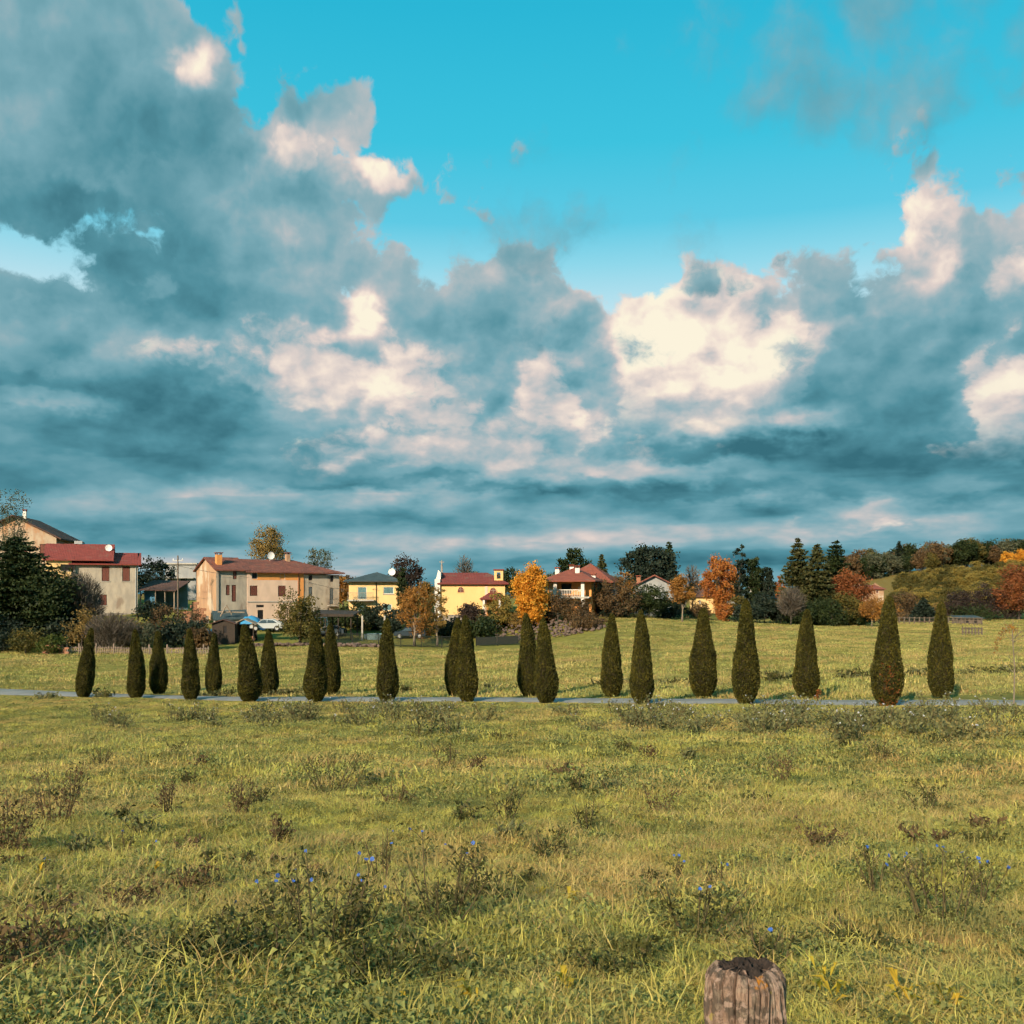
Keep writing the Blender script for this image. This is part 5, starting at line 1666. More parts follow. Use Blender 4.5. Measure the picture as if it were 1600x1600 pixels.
# ---- the wooded hill on the right: shared crown meshes, every tree its own object
hill_kinds = {}
for nm, lm, kind in (('green', 'dark', 'r'), ('brown', 'brown', 'r'), ('rust', 'rust', 'r'), ('olive', 'olive', 'r'), ('grey', 'greygreen', 'r'), ('gold', 'gold', 'r'), ('orange', 'orange', 'r'), ('spruce', 'darkblue', 's')):
    vs_ = []
    for q in range(3):
        if kind == 'r':
            v, f_, tips = crown_round(4.3, 4.6, 6.8, clumps=60, per=32, leaf=.75, spread=.17, sd=700 + q + len(nm) * 13)
        else:
            v, f_, tips = crown_spruce(12, 2.6, z0=.6, whorls=24, per=8, leaf=.8, sd=800 + q)
            tips = []
        vs_.append((np_mesh('crown', v, f_, LM[lm]), trunk_mb(7 if kind == 'r' else 11.5, .22, tips, sd=q, nl=8).mesh('trunk', M['bark'], True)))
    hill_kinds[nm] = vs_
HL = {'green': 'dark green tree in the wood on the far ridge', 'brown': 'brown tree in the wood on the far ridge', 'rust': 'rust-coloured tree in the wood on the far ridge',
      'grey': 'grey-green tree in the wood on the far ridge', 'olive': 'olive tree in the wood on the far ridge', 'gold': 'yellowing tree in the wood on the far ridge'}


def hill_tree(px, Y, kind, scale, label, group=None, cat='tree', name='hill_tree', sq=1.0):
    X = (px - 800) / F * Y
    rt = thing(name, (X, Y, gz1(X, Y) - .3 * scale), label, cat, rz=rr_.random() * 6.28, group=group)
    rt.scale = (scale, scale, scale * sq)
    c, t = hill_kinds[kind][int(rr_.integers(3))]
    obj('crown', c, rt); obj('trunk', t, rt)
    return rt


def zone(px, Y):
    return ('lower' if Y < 265 else 'middle' if Y < 300 else 'upper') + (' left part' if px < 1470 else ' centre' if px < 1540 else ' right part')


def wing(px):
    return 'left end' if px < 1390 else 'left middle' if px < 1470 else 'right middle' if px < 1550 else 'right end'


def nearby(px):
    for lim, nm in ((240, 'the red roofed house'), (400, 'the farmhouse gable'), (545, 'the right half of the farmhouse'), (660, 'the yellow house'), (800, 'the chapel'), (960, 'the villa'), (1090, 'the barn'), (1200, 'the conifers by the red tree')):
        if px < lim: return nm
    return 'the tall spruces'


rr_ = np.random.default_rng(44)
for i in range(150):
    px = rr_.uniform(1300, 1650); Y = rr_.uniform(370, 455)
    if px > 1480 and Y < 400: Y = rr_.uniform(402, 458)
    kd = rr_.choice(['green', 'brown', 'brown', 'grey', 'olive', 'green', 'brown', 'brown', 'green', 'grey', 'green'])  # muted browns and greys: distance haze is put into the foliage colour
    hill_tree(px, Y, kd, rr_.uniform(.6, .95), HL[kd] + f', {wing(px)}', f'{kd} trees at the {wing(px)} of the ridge wood')
hill_tree(1405, 405, 'spruce', 1.1, 'tallest dark spruce sticking out of the wood on the far ridge')
hill_tree(1590, 410, 'green', .95, 'tall dark tree at the right end of the ridge skyline')
hill_tree(1574, 352, 'orange', .46, 'glowing orange tree on the ridge, left of two at the right edge', sq=1.15)
hill_tree(1597, 348, 'orange', .52, 'glowing orange tree on the ridge at the picture edge', sq=1.1)
for i in range(220):
    px = rr_.uniform(1395, 1640); Y = rr_.uniform(232, 345)
    kd = rr_.choice(['olive', 'gold', 'olive', 'gold', 'olive'])
    hill_tree(px, Y, kd, rr_.uniform(.26, .50), {'olive': 'olive', 'gold': 'yellowing', 'rust': 'rusty'}[kd] + f' bush on the {zone(px, Y)} of the open hillside',
              f'{kd} bushes on the {zone(px, Y)} of the hillside', 'bush', 'hill_bush', .8)
# a low belt of far trees closes the horizon behind the village
for i in range(46):
    px = rr_.uniform(-60, 1330); Y = rr_.uniform(250, 330)
    kd = rr_.choice(['green', 'brown', 'grey', 'olive'])
    hill_tree(px, Y, kd, rr_.uniform(.45, .68), {'green': 'dark green', 'brown': 'brown', 'grey': 'grey-green', 'olive': 'olive'}[kd] + f' tree of the low belt far behind {nearby(px)}',
              f'{kd} belt trees behind {nearby(px)}', name='belt_tree')

# ------------------------------------------------------------------ the meadow
SWARD = [(0.20, 0.50, 0.60, (0.58, 0.385, 0.15, 1), .75), (0.55, 0.52, 0.63, (0.15, 0.18, 0.06, 1), .58), (1.9, 0.55, 0.66, (0.48, 0.41, 0.09, 1), .5)]
LM['grass'] = leaf_mat('grass_blades', [(0.25, 0.24, 0.065, 1), (0.40, 0.355, 0.085, 1), (0.52, 0.45, 0.115, 1), (0.62, 0.51, 0.17, 1)], .30, .25, inst=True, wscale=.8, worldmix=SWARD)
LM['field'] = leaf_mat('field_blades', [(0.19, 0.20, 0.065, 1), (0.30, 0.285, 0.085, 1), (0.39, 0.355, 0.11, 1), (0.46, 0.40, 0.15, 1)], .30, .25, inst=True, wscale=.8, worldmix=[(0.09, 0.50, 0.62, (0.46, 0.34, 0.14, 1), .6), (0.22, 0.52, 0.64, (0.13, 0.16, 0.055, 1), .5)])
LM['straw'] = leaf_mat('grass_straw', [(0.36, 0.26, 0.09, 1), (0.52, 0.37, 0.14, 1), (0.60, 0.45, 0.20, 1)], .25, .3, inst=True)
LM['herb'] = leaf_mat('herb_leaves', [(0.14, 0.165, 0.06, 1), (0.28, 0.275, 0.085, 1), (0.44, 0.385, 0.10, 1)], .3, .3, inst=True, wscale=1.2)
LM['yellowleaf'] = leaf_mat('yellow_leaves', [(0.38, 0.27, 0.03, 1), (0.52, 0.38, 0.04, 1), (0.55, 0.32, 0.03, 1)], .35, .2)


def blades(n, R_, h0, h1, w0, w1, lean, sd, mat, seg=3):
    r = np.random.default_rng(sd)
    a = r.random(n) * 6.283; q = R_ * np.sqrt(r.random(n))
    bx = np.cos(a) * q; by = np.sin(a) * q
    h = r.uniform(h0, h1, n); w = r.uniform(w0, w1, n)
    la = r.random(n) * 6.283; ll = np.abs(r.normal(size=n)) * lean + .1
    dx, dy = np.cos(la), np.sin(la)
    tw = la + math.pi / 2 + r.normal(size=n) * .5
    wx, wy = np.cos(tw), np.sin(tw)
    V_, T_ = [], np.linspace(0, 1, seg + 1)
    for t in T_[:-1]:
        bend = ll * h * t ** 2
        z = h * (t - .42 * np.minimum(ll, 1.6) * t ** 2)
        ww = w * (1 - t ** 1.6) * .5 + .0006
        for s in (-1, 1):
            V_.append(np.stack([bx + dx * bend + s * wx * ww, by + dy * bend + s * wy * ww, z - .02], -1))
    z = h * (1 - .42 * np.minimum(ll, 1.6))
    V_.append(np.stack([bx + dx * ll * h, by + dy * ll * h, z - .02], -1))
    k = len(V_)
    V_ = np.stack(V_, 1).reshape(-1, 3)
    base = np.arange(n) * k
    tris = []
    for i in range(seg - 1):
        o = 2 * i
        tris.append(np.stack([base + o, base + o + 1, base + o + 3], -1)); tris.append(np.stack([base + o, base + o + 3, base + o + 2], -1))
    o = 2 * (seg - 1)
    tris.append(np.stack([base + o, base + o + 1, base + o + 2], -1))
    return np_mesh('tuft', V_, np.concatenate(tris), mat)


def broad(n, R_, s0, s1, sd, mat, up=.6, asp=.38):
    """rosette of broad leaves, each a bent diamond of four triangles"""
    r = np.random.default_rng(sd)
    V_, F_ = [], []
    for i in range(n):
        a = r.random() * 6.283; q = R_ * r.random()
        b = np.array([math.cos(r.random() * 6.283) * q, math.sin(r.random() * 6.283) * q, r.random() * .05])
        L = r.uniform(s0, s1); W = L * asp * r.uniform(.7, 1.3)
        d = np.array([math.cos(a), math.sin(a), 0]); p = np.array([-math.sin(a), math.cos(a), 0])
        u = up * r.uniform(.4, 1.3)
        m = b + d * L * .5 + np.array([0, 0, L * u * .6]); t = b + d * L + np.array([0, 0, L * u * .55])
        o = len(V_)
        V_ += [b, m + p * W * .5 + [0, 0, W * .2], m, m - p * W * .5 + [0, 0, W * .2], t]
        F_ += [(o, o + 1, o + 2), (o, o + 2, o + 3), (o + 1, o + 4, o + 2), (o + 2, o + 4, o + 3)]
    return np_mesh('rosette', np.array(V_), np.array(F_), mat)


tc = bpy.data.collections.new('meadow_sources')      # source meshes only; not linked into the scene
src = []
def source(me):
    o = bpy.data.objects.new('grass_source_%02d' % len(src), me)
    tc.objects.link(o); src.append(o)
for i in range(4): source(blades(120, .16, .04, .115, .003, .0065, 1.5, 900 + i, LM['grass']))           # 0-3 close tufts
source(blades(60, .12, .07, .17, .003, .0065, 1.35, 910, LM['grass'], 4))                              # 4 tall tuft
source(blades(40, .14, .08, .21, .0022, .004, 1.5, 911, LM['straw']))                                # 5 straw
source(broad(110, .15, .012, .032, 912, LM['herb'], 1.1, .6)); source(broad(60, .14, .02, .055, 913, LM['herb'], 1.0, .30))   # 6,7 herbs
for i in range(3): source(blades(130, .42, .05, .14, .007, .015, 1.5, 920 + i, LM['grass']))           # 8-10 middle distance
source(blades(70, .40, .08, .18, .005, .010, 1.2, 925, LM['straw']))                                  # 11
source(broad(200, .42, .02, .055, 926, LM['herb'], 1.1, .6))                                            # 12
for i in range(2): source(blades(110, 1.1, .06, .18, .025, .05, .8, 930 + i, LM['field']))           # 13-14 far
source(blades(70, 1.1, .10, .24, .02, .04, .6, 935, LM['straw']))                                    # 15


def pnoise(x, y, s, ph):
    return (np.sin(x * s + ph) * np.cos(y * s * 1.13 + ph * 2) + np.sin((x + y) * s * .63 + ph * 3) + np.sin((x * .7 - y) * s * 1.71 + ph)) / 3


def scatter(n, y0, y1, kmax, picks, sc0, sc1, sd, pw=1.0, margin=0.0):
    r = np.random.default_rng(sd)
    Y = (y0 ** (pw + 1) + (y1 ** (pw + 1) - y0 ** (pw + 1)) * r.random(n)) ** (1 / (pw + 1))
    X = (r.random(n) * 2 - 1) * (Y * kmax + margin)
    off = (Y + SLOPE * X - NEAR_A) * .875
    keep = (off < .55) | (off > 3.55)
    X, Y = X[keep], Y[keep]
    ids = np.array([q[0] for q in picks]); wt = np.array([q[1] for q in picks], float)
    idx = r.choice(ids, len(X), p=wt / wt.sum())
    # dry patches carry more straw, hollows more herbs
    nz = pnoise(X, Y, .42, 1.7)
    return X, Y, idx, r.uniform(sc0, sc1, len(X)) * (1 + .45 * pnoise(X, Y, .9, 4.0) + .25 * pnoise(X, Y, 2.7, 1.0)), nz, r


def gn_object(name, label, X, Y, idx, sc, tilt=.12, sd=1):
    r = np.random.default_rng(sd)
    me = bpy.data.meshes.new(name)
    n = len(X)
    P = np.stack([X, Y, gz(X, Y)], -1).astype(np.float32)
    me.vertices.add(n); me.vertices.foreach_set('co', P.ravel())
    a = me.attributes.new('pick', 'INT', 'POINT'); a.data.foreach_set('value', idx.astype(np.int32))
    a = me.attributes.new('size', 'FLOAT', 'POINT'); a.data.foreach_set('value', sc.astype(np.float32))
    rot = np.stack([r.normal(size=n) * tilt, r.normal(size=n) * tilt, r.random(n) * 6.283], -1).astype(np.float32)
    a = me.attributes.new('turn', 'FLOAT_VECTOR', 'POINT'); a.data.foreach_set('vector', rot.ravel())
    me.update()
    o = obj(name, me, None, kind='stuff', label=label, cat='grass')
    ng = bpy.data.node_groups.new(name + '_scatter', 'GeometryNodeTree')
    ng.interface.new_socket('Geometry', in_out='INPUT', socket_type='NodeSocketGeometry')
    ng.interface.new_socket('Geometry', in_out='OUTPUT', socket_type='NodeSocketGeometry')
    N = ng.nodes; L = ng.links
    gi = N.new('NodeGroupInput'); go = N.new('NodeGroupOutput')
    ip = N.new('GeometryNodeInstanceOnPoints')
    ci = N.new('GeometryNodeCollectionInfo')
    ci.inputs['Collection'].default_value = tc
    ci.inputs['Separate Children'].default_value = True
    ci.inputs['Reset Children'].default_value = True
    def attr(nm, ty):
        q = N.new('GeometryNodeInputNamedAttribute'); q.data_type = ty
        q.inputs['Name'].default_value = nm
        return q.outputs[0]
    L.new(gi.outputs[0], ip.inputs['Points'])
    L.new(ci.outputs[0], ip.inputs['Instance'])
    ip.inputs['Pick Instance'].default_value = True
    L.new(attr('pick', 'INT'), ip.inputs['Instance Index'])
    e2r = N.new('FunctionNodeEulerToRotation')
    L.new(attr('turn', 'FLOAT_VECTOR'), e2r.inputs[0])
    L.new(e2r.outputs[0], ip.inputs['Rotation'])
    L.new(attr('size', 'FLOAT'), ip.inputs['Scale'])
    L.new(ip.outputs[0], go.inputs[0])
    md = o.modifiers.new('scatter', 'NODES'); md.node_group = ng
    return o


# near sward
A1 = scatter(17000, 2.0, 15, .66, [(0, 3), (1, 3), (2, 3), (3, 3), (4, 2.0), (5, 1.3), (6, 4.0), (7, 1.6)], .7, 1.25, 31, pw=.5, margin=.6)
X, Y, idx, sc, nz, r = A1
sw = (nz > .28) & (r.random(len(X)) < .35) & (idx < 4); idx[sw] = 5
sw = (nz < -.25) & (r.random(len(X)) < .5) & (idx < 4); idx[sw] = 6
gn_object('meadow_grass', 'rough olive and yellow grass and herbs of the near meadow', X, Y, idx, sc, .15, 5)
A2 = scatter(21000, 13, 62, .62, [(8, 3), (9, 3), (10, 3), (11, 1.2), (12, 3.5)], .75, 1.3, 32, pw=.35, margin=2)
X, Y, idx, sc, nz, r = A2
k_ = (Y + SLOPE * X - NEAR_A) * .875 < 2.5
X, Y, idx, sc, nz = X[k_], Y[k_], idx[k_], sc[k_], nz[k_]
sc = sc * np.clip(.45 + (-((Y + SLOPE * X - NEAR_A) * .875) - .5) / 7, .4, 1)
sw = (nz > .25) & (r.random(len(X)) < .4) & (idx < 11); idx[sw] = 11
sw = (nz < -.25) & (r.random(len(X)) < .4) & (idx < 11); idx[sw] = 12
gn_object('meadow_grass', 'yellow-green meadow grass running up to the road', X, Y, idx, sc, .1, 6)
A3 = scatter(16000, 44, 200, .60, [(13, 3), (14, 3), (15, 1.3)], .8, 1.5, 33, pw=.45, margin=3)
X, Y, idx, sc, nz, r = A3
off = (Y + SLOPE * X - NEAR_A) * .875
PXq = 800 + F * X / Y
k_ = (off > 4.6) & ((Y < 116) | (PXq > 960)) & ((Y < 160) | (PXq > 1300))
X, Y, idx, sc = X[k_], Y[k_], idx[k_], sc[k_]
gn_object('field_grass', 'short yellow-green grass of the field beyond the road', X, Y, idx, sc, .05, 7)
# grassy verge hugging both sides of the road
r = np.random.default_rng(12)
t = r.uniform(-75, 45, 2600); side = r.random(2600) < .5
of = np.where(side, r.uniform(-.8, .3, 2600), r.uniform(3.6, 4.9, 2600))
X = t * ux + of * nxn; Y = NEAR_A + t * uy + of * nyn
gn_object('verge_grass', 'grass verge along both edges of the grey road', X, Y, r.choice([8, 9, 10, 11], 2600), r.uniform(.35, .6, 2600), .1, 8)

# ------------------------------------------------------------------ herbs, one by one
M['stem_brown'] = make_mat('stem_brown', (0.075, 0.055, 0.030, 1), (0.12, 0.10, 0.04, 1), scale=9)
M['stem_green'] = make_mat('stem_green', (0.09, 0.10, 0.03, 1), (0.13, 0.11, 0.035, 1), scale=9)
M['chicory_blue'] = make_mat('chicory_petal', (0.025, 0.085, 0.34, 1), (0.05, 0.14, 0.46, 1), scale=40, rough=.6)
M['petal_white'] = make_mat('petal_white', (0.42, 0.43, 0.46, 1), (0.30, 0.33, 0.40, 1), scale=20, rough=.6)
LM['weeddark'] = leaf_mat('weed_dark', [(0.030, 0.035, 0.012, 1), (0.065, 0.070, 0.020, 1), (0.13, 0.11, 0.03, 1)], .25, .3)
LM['weedbrown'] = leaf_mat('weed_brown', [(0.055, 0.035, 0.020, 1), (0.11, 0.07, 0.035, 1), (0.18, 0.12, 0.05, 1)], .2, .3)
LM['aster'] = leaf_mat('aster_leaf', [(0.075, 0.085, 0.045, 1), (0.15, 0.155, 0.065, 1), (0.26, 0.235, 0.085, 1)], .25, .3)


def ground_px(px, py, lo=2.0, hi=60.0):
    """depth at which the ground appears at this row"""
    k = (px - 800) / F
    for _ in range(50):
        m = (lo + hi) / 2
        row = HY - (gz1(k * m, m) - CZ) / m * F
        if row > py: lo = m
        else: hi = m
    return k * m, m


def flower_mesh(rad, n, mat, sd):
    r = np.random.default_rng(sd)
    mb = MB()
    for i in range(n):
        a = 6.283 * i / n + r.normal() * .08
        L = rad * r.uniform(.85, 1.1); u = .35 * rad * r.random()
        d = np.array([math.cos(a), math.sin(a), 0]); p = np.array([-d[1], d[0], 0]) * rad * .24
        t = d * L + np.array([0, 0, u])
        mb.add([d * rad * .12, t * .6 + p, t + p * .6, t - p * .6, t * .6 - p], [(0, 4, 3, 2, 1)])
    return mb.mesh('flower', mat)


FLB = [flower_mesh(.026, 12, M['chicory_blue'], i) for i in range(3)]
FLW = [flower_mesh(.020, 10, M['petal_white'], i) for i in range(2)]


def weed(name, label, cat, px, py, h, w, stems, leaves, leafm, stemm, flowers=0, fl=None, group=None, sd=0, lsize=.05, low=.5, fscale=1.0):
    """branching stems, a leafy foot and flower heads on the twigs"""
    X, Y = ground_px(px, py)
    r = np.random.default_rng(sd + int(px * 3 + py))
    rt = thing(name, (X, Y, gz1(X, Y)), label, cat, group=group)
    mb = MB(); tips = []; lp = []
    th = .0032 + .0012 * Y / 6
    for i in range(stems):
        a = r.random() * 6.283; q = w * .25 * r.random()
        b = np.array([math.cos(a) * q, math.sin(a) * q, -.03])
        H = h * r.uniform(.6, 1.0)
        a2 = a + r.normal() * .5
        t = b + np.array([math.cos(a2) * w * .5 * r.random(), math.sin(a2) * w * .5 * r.random(), H])
        m = (b + t) / 2 + r.normal(size=3) * .03 * h
        mb.tube([b, m, t], [th * 1.4, th, th * .6], 4, cap=False)
        tips.append(t)
        for k in range(int(r.integers(2, 5))):
            s = r.uniform(.35, .9)
            st = b * (1 - s) + t * s
            ang = r.random() * 6.283
            e = st + np.array([math.cos(ang) * .16 * h, math.sin(ang) * .16 * h, .15 * h])
            mb.tube([st, (st + e) / 2 + np.array([0, 0, .02 * h]), e], [th * .8, th * .6, th * .4], 3, cap=False)
            tips.append(e); lp.append(e); lp.append((st + e) / 2)
        for k in range(6): lp.append(b + (t - b) * r.random() ** 1.2)
    part(rt, 'stem', mb, stemm)
    n = leaves
    lp = np.array(lp)
    c = lp[r.integers(len(lp), size=n)] + r.normal(size=(n, 3)) * np.array([.09 * w, .09 * w, .05 * h])
    nlow = int(n * low * .7)
    c[:nlow, 2] = np.abs(r.normal(size=nlow)) * h * .22
    c[:nlow, :2] = r.normal(size=(nlow, 2)) * w * .28
    c[:, 2] = np.maximum(c[:, 2], .01)
    v, f_ = leaf_quads(c, r.uniform(.5, 1.4, n) * lsize, .42, .8, r=r)
    obj('leaves', np_mesh('leaves', v, f_, LM[leafm]), rt)
    if flowers:
        tips = np.array(tips)
        tips = tips[np.argsort(-tips[:, 2])][:max(flowers, 1)]
        for i in range(min(flowers, len(tips))):
            o_ = obj('flower', fl[int(r.integers(len(fl)))], rt, tuple(tips[i]))
            o_.rotation_euler = (.65 + r.normal() * .5, r.normal() * .5, r.normal() * .6)
            s = fscale * r.uniform(.8, 1.2)
            o_.scale = (s, s, s)
    return rt


chic = [(505, 1505, .54, .5, 11, 700, 10, 'densest chicory clump with many blue flowers left of centre foreground', .055),
        (560, 1470, .36, .35, 6, 380, 3, 'dark chicory clump just right of the densest blue-flowered one', .05),
        (430, 1455, .34, .35, 6, 360, 2, 'leafy chicory clump left of the densest blue-flowered one', .05),
        (600, 1380, .42, .35, 6, 220, 3, 'tall thin chicory with pale lilac heads behind the dense clump', .04),
        (690, 1455, .54, .6, 12, 700, 5, 'bushy dark chicory in the middle of the foreground', .05),
        (1050, 1385, .30, .22, 4, 120, 3, 'small chicory with bright blue flowers right of centre', .04),
        (1125, 1395, .26, .20, 4, 110, 2, 'small chicory with two blue flowers above the wooden post', .04),
        (1080, 1475, .40, .55, 8, 520, 2, 'spreading leafy chicory left of the wooden post', .055),
        (1205, 1520, .30, .25, 5, 240, 2, 'chicory with blue flowers rising behind the wooden post', .05),
        (1370, 1400, .40, .30, 6, 220, 2, 'dark-stemmed chicory with one blue flower in the right meadow', .04),
        (1475, 1440, .44, .55, 12, 420, 10, 'broad chicory clump with many small blue flowers at the right', .045),
        (1535, 1420, .34, .35, 6, 200, 4, 'chicory at the right end of the broad blue-flowered clump', .045),
        (330, 1470, .22, .3, 4, 240, 1, 'low chicory with a single blue flower among tall grass', .05),
        (75, 1370, .22, .22, 4, 130, 2, 'small chicory with blue flowers near the left edge', .04),
        (195, 1330, .22, .20, 3, 100, 1, 'small chicory with one pale blue flower in the left meadow', .035),
        (230, 1345, .2, .2, 3, 80, 1, 'thin chicory right of the pale blue one in the left meadow', .035)]
for px, py, h, w, st_, lv, fl_, lab, ls in chic:
    weed('chicory_plant', lab, 'wildflower', px, py, h, w, st_, int(lv * 1.35), 'weeddark', 'stem_brown', fl_, FLB, 'blue chicory plants in the foreground', 3, ls * .6, fscale=.40)
dock = [(440, 1326, .36, .22, 7, 260, 'upright dark brown dried dock left of centre'), (262, 1274, .45, .30, 7, 260, 'dark dried weed clump in the left meadow'),
        (375, 1278, .50, .36, 7, 240, 'dried weed with bent dark stalks right of the dark clump'), (90, 1290, .70, .50, 10, 420, 'tall reddish weed patch at the left'),
        (15, 1330, .60, .5, 9, 420, 'brown weed clump at the left picture edge'), (520, 1240, .70, 1.1, 12, 520, 'dark weed thicket in the middle left meadow'),
        (790, 1285, .45, .4, 6, 200, 'thin dark weed in the middle of the meadow'), (1220, 1222, .55, .5, 6, 220, 'brown stalky weed behind the meadow centre right'),
        (15, 1530, .36, .5, 9, 700, 'black-brown weed in the bottom left corner'), (320, 1515, .26, .7, 8, 800, 'dark tussock hollow at the lower left'),
        (590, 1535, .26, .8, 9, 900, 'low dark herb patch at the bottom centre'), (120, 1490, .24, .5, 8, 420, 'dark low weed near the bottom left corner'), (215, 1425, .26, .5, 8, 360, 'brownish low weed left of the tall dark tussock'), (400, 1520, .28, .5, 9, 460, 'dark grassy weed at the lower left of the dense chicory'), (60, 1440, .24, .4, 7, 300, 'small dark weed at the left edge above the corner'),
        (760, 1420, .3, .45, 8, 320, 'dark weed right of the bushy chicory'), (980, 1515, .16, .5, 7, 320, 'low dark weed left of the post foot'), (1320, 1490, .16, .5, 7, 300, 'low dark weed right of the post'), (300, 1400, .26, .4, 7, 260, 'thin brown weed in the lower left meadow'), (860, 1345, .3, .4, 7, 220, 'small dark weed in the central meadow'), (1290, 1330, .3, .4, 7, 220, 'small brown weed right of centre in the meadow'), (1450, 1270, .34, .4, 7, 200, 'small dark weed at the right of the meadow'), (620, 1260, .36, .4, 7, 200, 'small brown weed left of the meadow centre'), (160, 1200, .5, .6, 8, 240, 'small grey weed in the far left meadow'), (700, 1200, .5, .6, 8, 240, 'small dark weed in the far central meadow'), (1380, 1190, .5, .7, 8, 240, 'small dark weed in the far right meadow'),
        (920, 1300, .36, .3, 5, 160, 'small dark weed right of the meadow middle'), (1030, 1275, .4, .35, 5, 150, 'thin brown weed right of centre')]
for px, py, h, w, st_, lv, lab in dock:
    weed('weed_clump', lab, 'weed', px, py, h, w, st_, int(lv * 1.9), 'weedbrown' if 'brown' in lab or 'dried' in lab or 'reddish' in lab else 'weeddark', 'stem_brown', 0, None, 'dark weed clumps in the meadow', 5, .036)
# pale asters along the far side of the near meadow
zones = [(280, 440, 1120, 1140, 9), (440, 640, 1110, 1135, 14), (640, 780, 1112, 1150, 9), (880, 1060, 1115, 1150, 11), (1060, 1250, 1115, 1155, 14), (1280, 1400, 1130, 1165, 9), (1400, 1580, 1120, 1155, 12), (120, 280, 1125, 1140, 4)]
ZL = ['grey aster clump left of the fifth near thuja', 'whitish aster clump below the sixth near thuja', 'whitish aster clump below the seventh near thuja', 'grey aster clump below the ninth near thuja',
      'white-flecked aster clump below the tenth near thuja', 'dark aster clump left of the tallest thuja', 'tall grey aster clump right of the tallest thuja', 'small brown aster below the leftmost thujas']
r = np.random.default_rng(77)
ORD2 = ORD + ['twelfth', 'thirteenth', 'fourteenth', 'fifteenth', 'sixteenth', 'seventeenth', 'eighteenth', 'nineteenth', 'twentieth']
for (a, b, c, d, n), zl in zip(zones, ZL):
    for i, (px, py) in enumerate(sorted((r.uniform(a, b), r.uniform(c, d)) for _ in range(n))):
        weed('aster_clump', f'{zl}, {ORD2[i]} from the left', 'weed', px, py, r.uniform(.35, .85), r.uniform(.8, 1.7), 9, 330, 'aster', 'stem_brown', 5, FLW, zl, 9, .10, .35, 1.0)
# scattered weeds beyond the road
cnt = {}
for i, (px, Y) in enumerate(sorted((r.uniform(0, 1600), r.uniform(56, 92)) for _ in range(42))):
    X = (px - 800) / F * Y
    row = HY - (gz1(X, Y) - CZ) / Y * F
    if (Y + SLOPE * X - NEAR_A) * .875 < 9: continue
    nm = 'left' if px < 530 else 'middle' if px < 1060 else 'right'
    cnt[nm] = cnt.get(nm, -1) + 1
    weed('weed_clump', f'weed tuft beyond the road, {ORD2[min(cnt[nm], 19)]} from the left in the {nm} third', 'weed', px, row, r.uniform(.3, .7), r.uniform(.9, 2.2), 7, 130, 'aster' if i % 2 else 'weeddark', 'stem_brown', 0, None, f'weed tufts beyond the road, {nm}', 11, .22, .45)

# more low weeds dotted over the near meadow
spots = sorted((r.uniform(0, 1600), r.uniform(1150, 1430)) for _ in range(46))
cnt = {}
for i, (px, py) in enumerate(spots):
    if px > 1080 and py > 1400: continue
    nm = 'left' if px < 530 else 'middle' if px < 1060 else 'right'
    cnt[nm] = cnt.get(nm, -1) + 1
    k_ = .5 + (1430 - py) / 280
    weed('weed_clump', f'low weed in the near meadow, {ORD2[min(cnt[nm], 19)]} from the left in the {nm} third', 'weed', px, py, r.uniform(.14, .30) * k_, r.uniform(.25, .55) * k_, 6, 170,
         ['weedbrown', 'weeddark', 'aster', 'weeddark'][i % 4], 'stem_brown', 0, None, f'low weeds of the near meadow, {nm}', 21, .03 * (1 + k_), .45)

# yellow dock leaves standing in the grass
yl = [(745, 1590, .10), (1300, 1578, .11), (1405, 1580, .11), (880, 1560, .10), (630, 1590, .08), (900, 1422, .12), (845, 1410, .08), (1290, 1545, .08), (1480, 1590, .10), (240, 1372, .10), (60, 1380, .09)]
YW = ['bottom centre', 'right of the post', 'far right of the post', 'bottom right of centre']
for i, (px, py, s) in enumerate(yl):
    X, Y = ground_px(px, py)
    me = broad(9, .05, s * .45, s * .95, 300 + i, LM['yellowleaf'], 1.1, .34)
    where = 'right of the wooden post' if px > 1230 else 'between the chicory and the wooden post' if px > 800 else 'at the lower centre' if px > 500 else 'in the left meadow'
    rt = obj('yellow_leaf_rosette', me, None, (X, Y, gz1(X, Y) + .03), label=f'bright yellow dock leaves in the grass {where}', cat='plant', group=f'yellow dock leaves {where}')

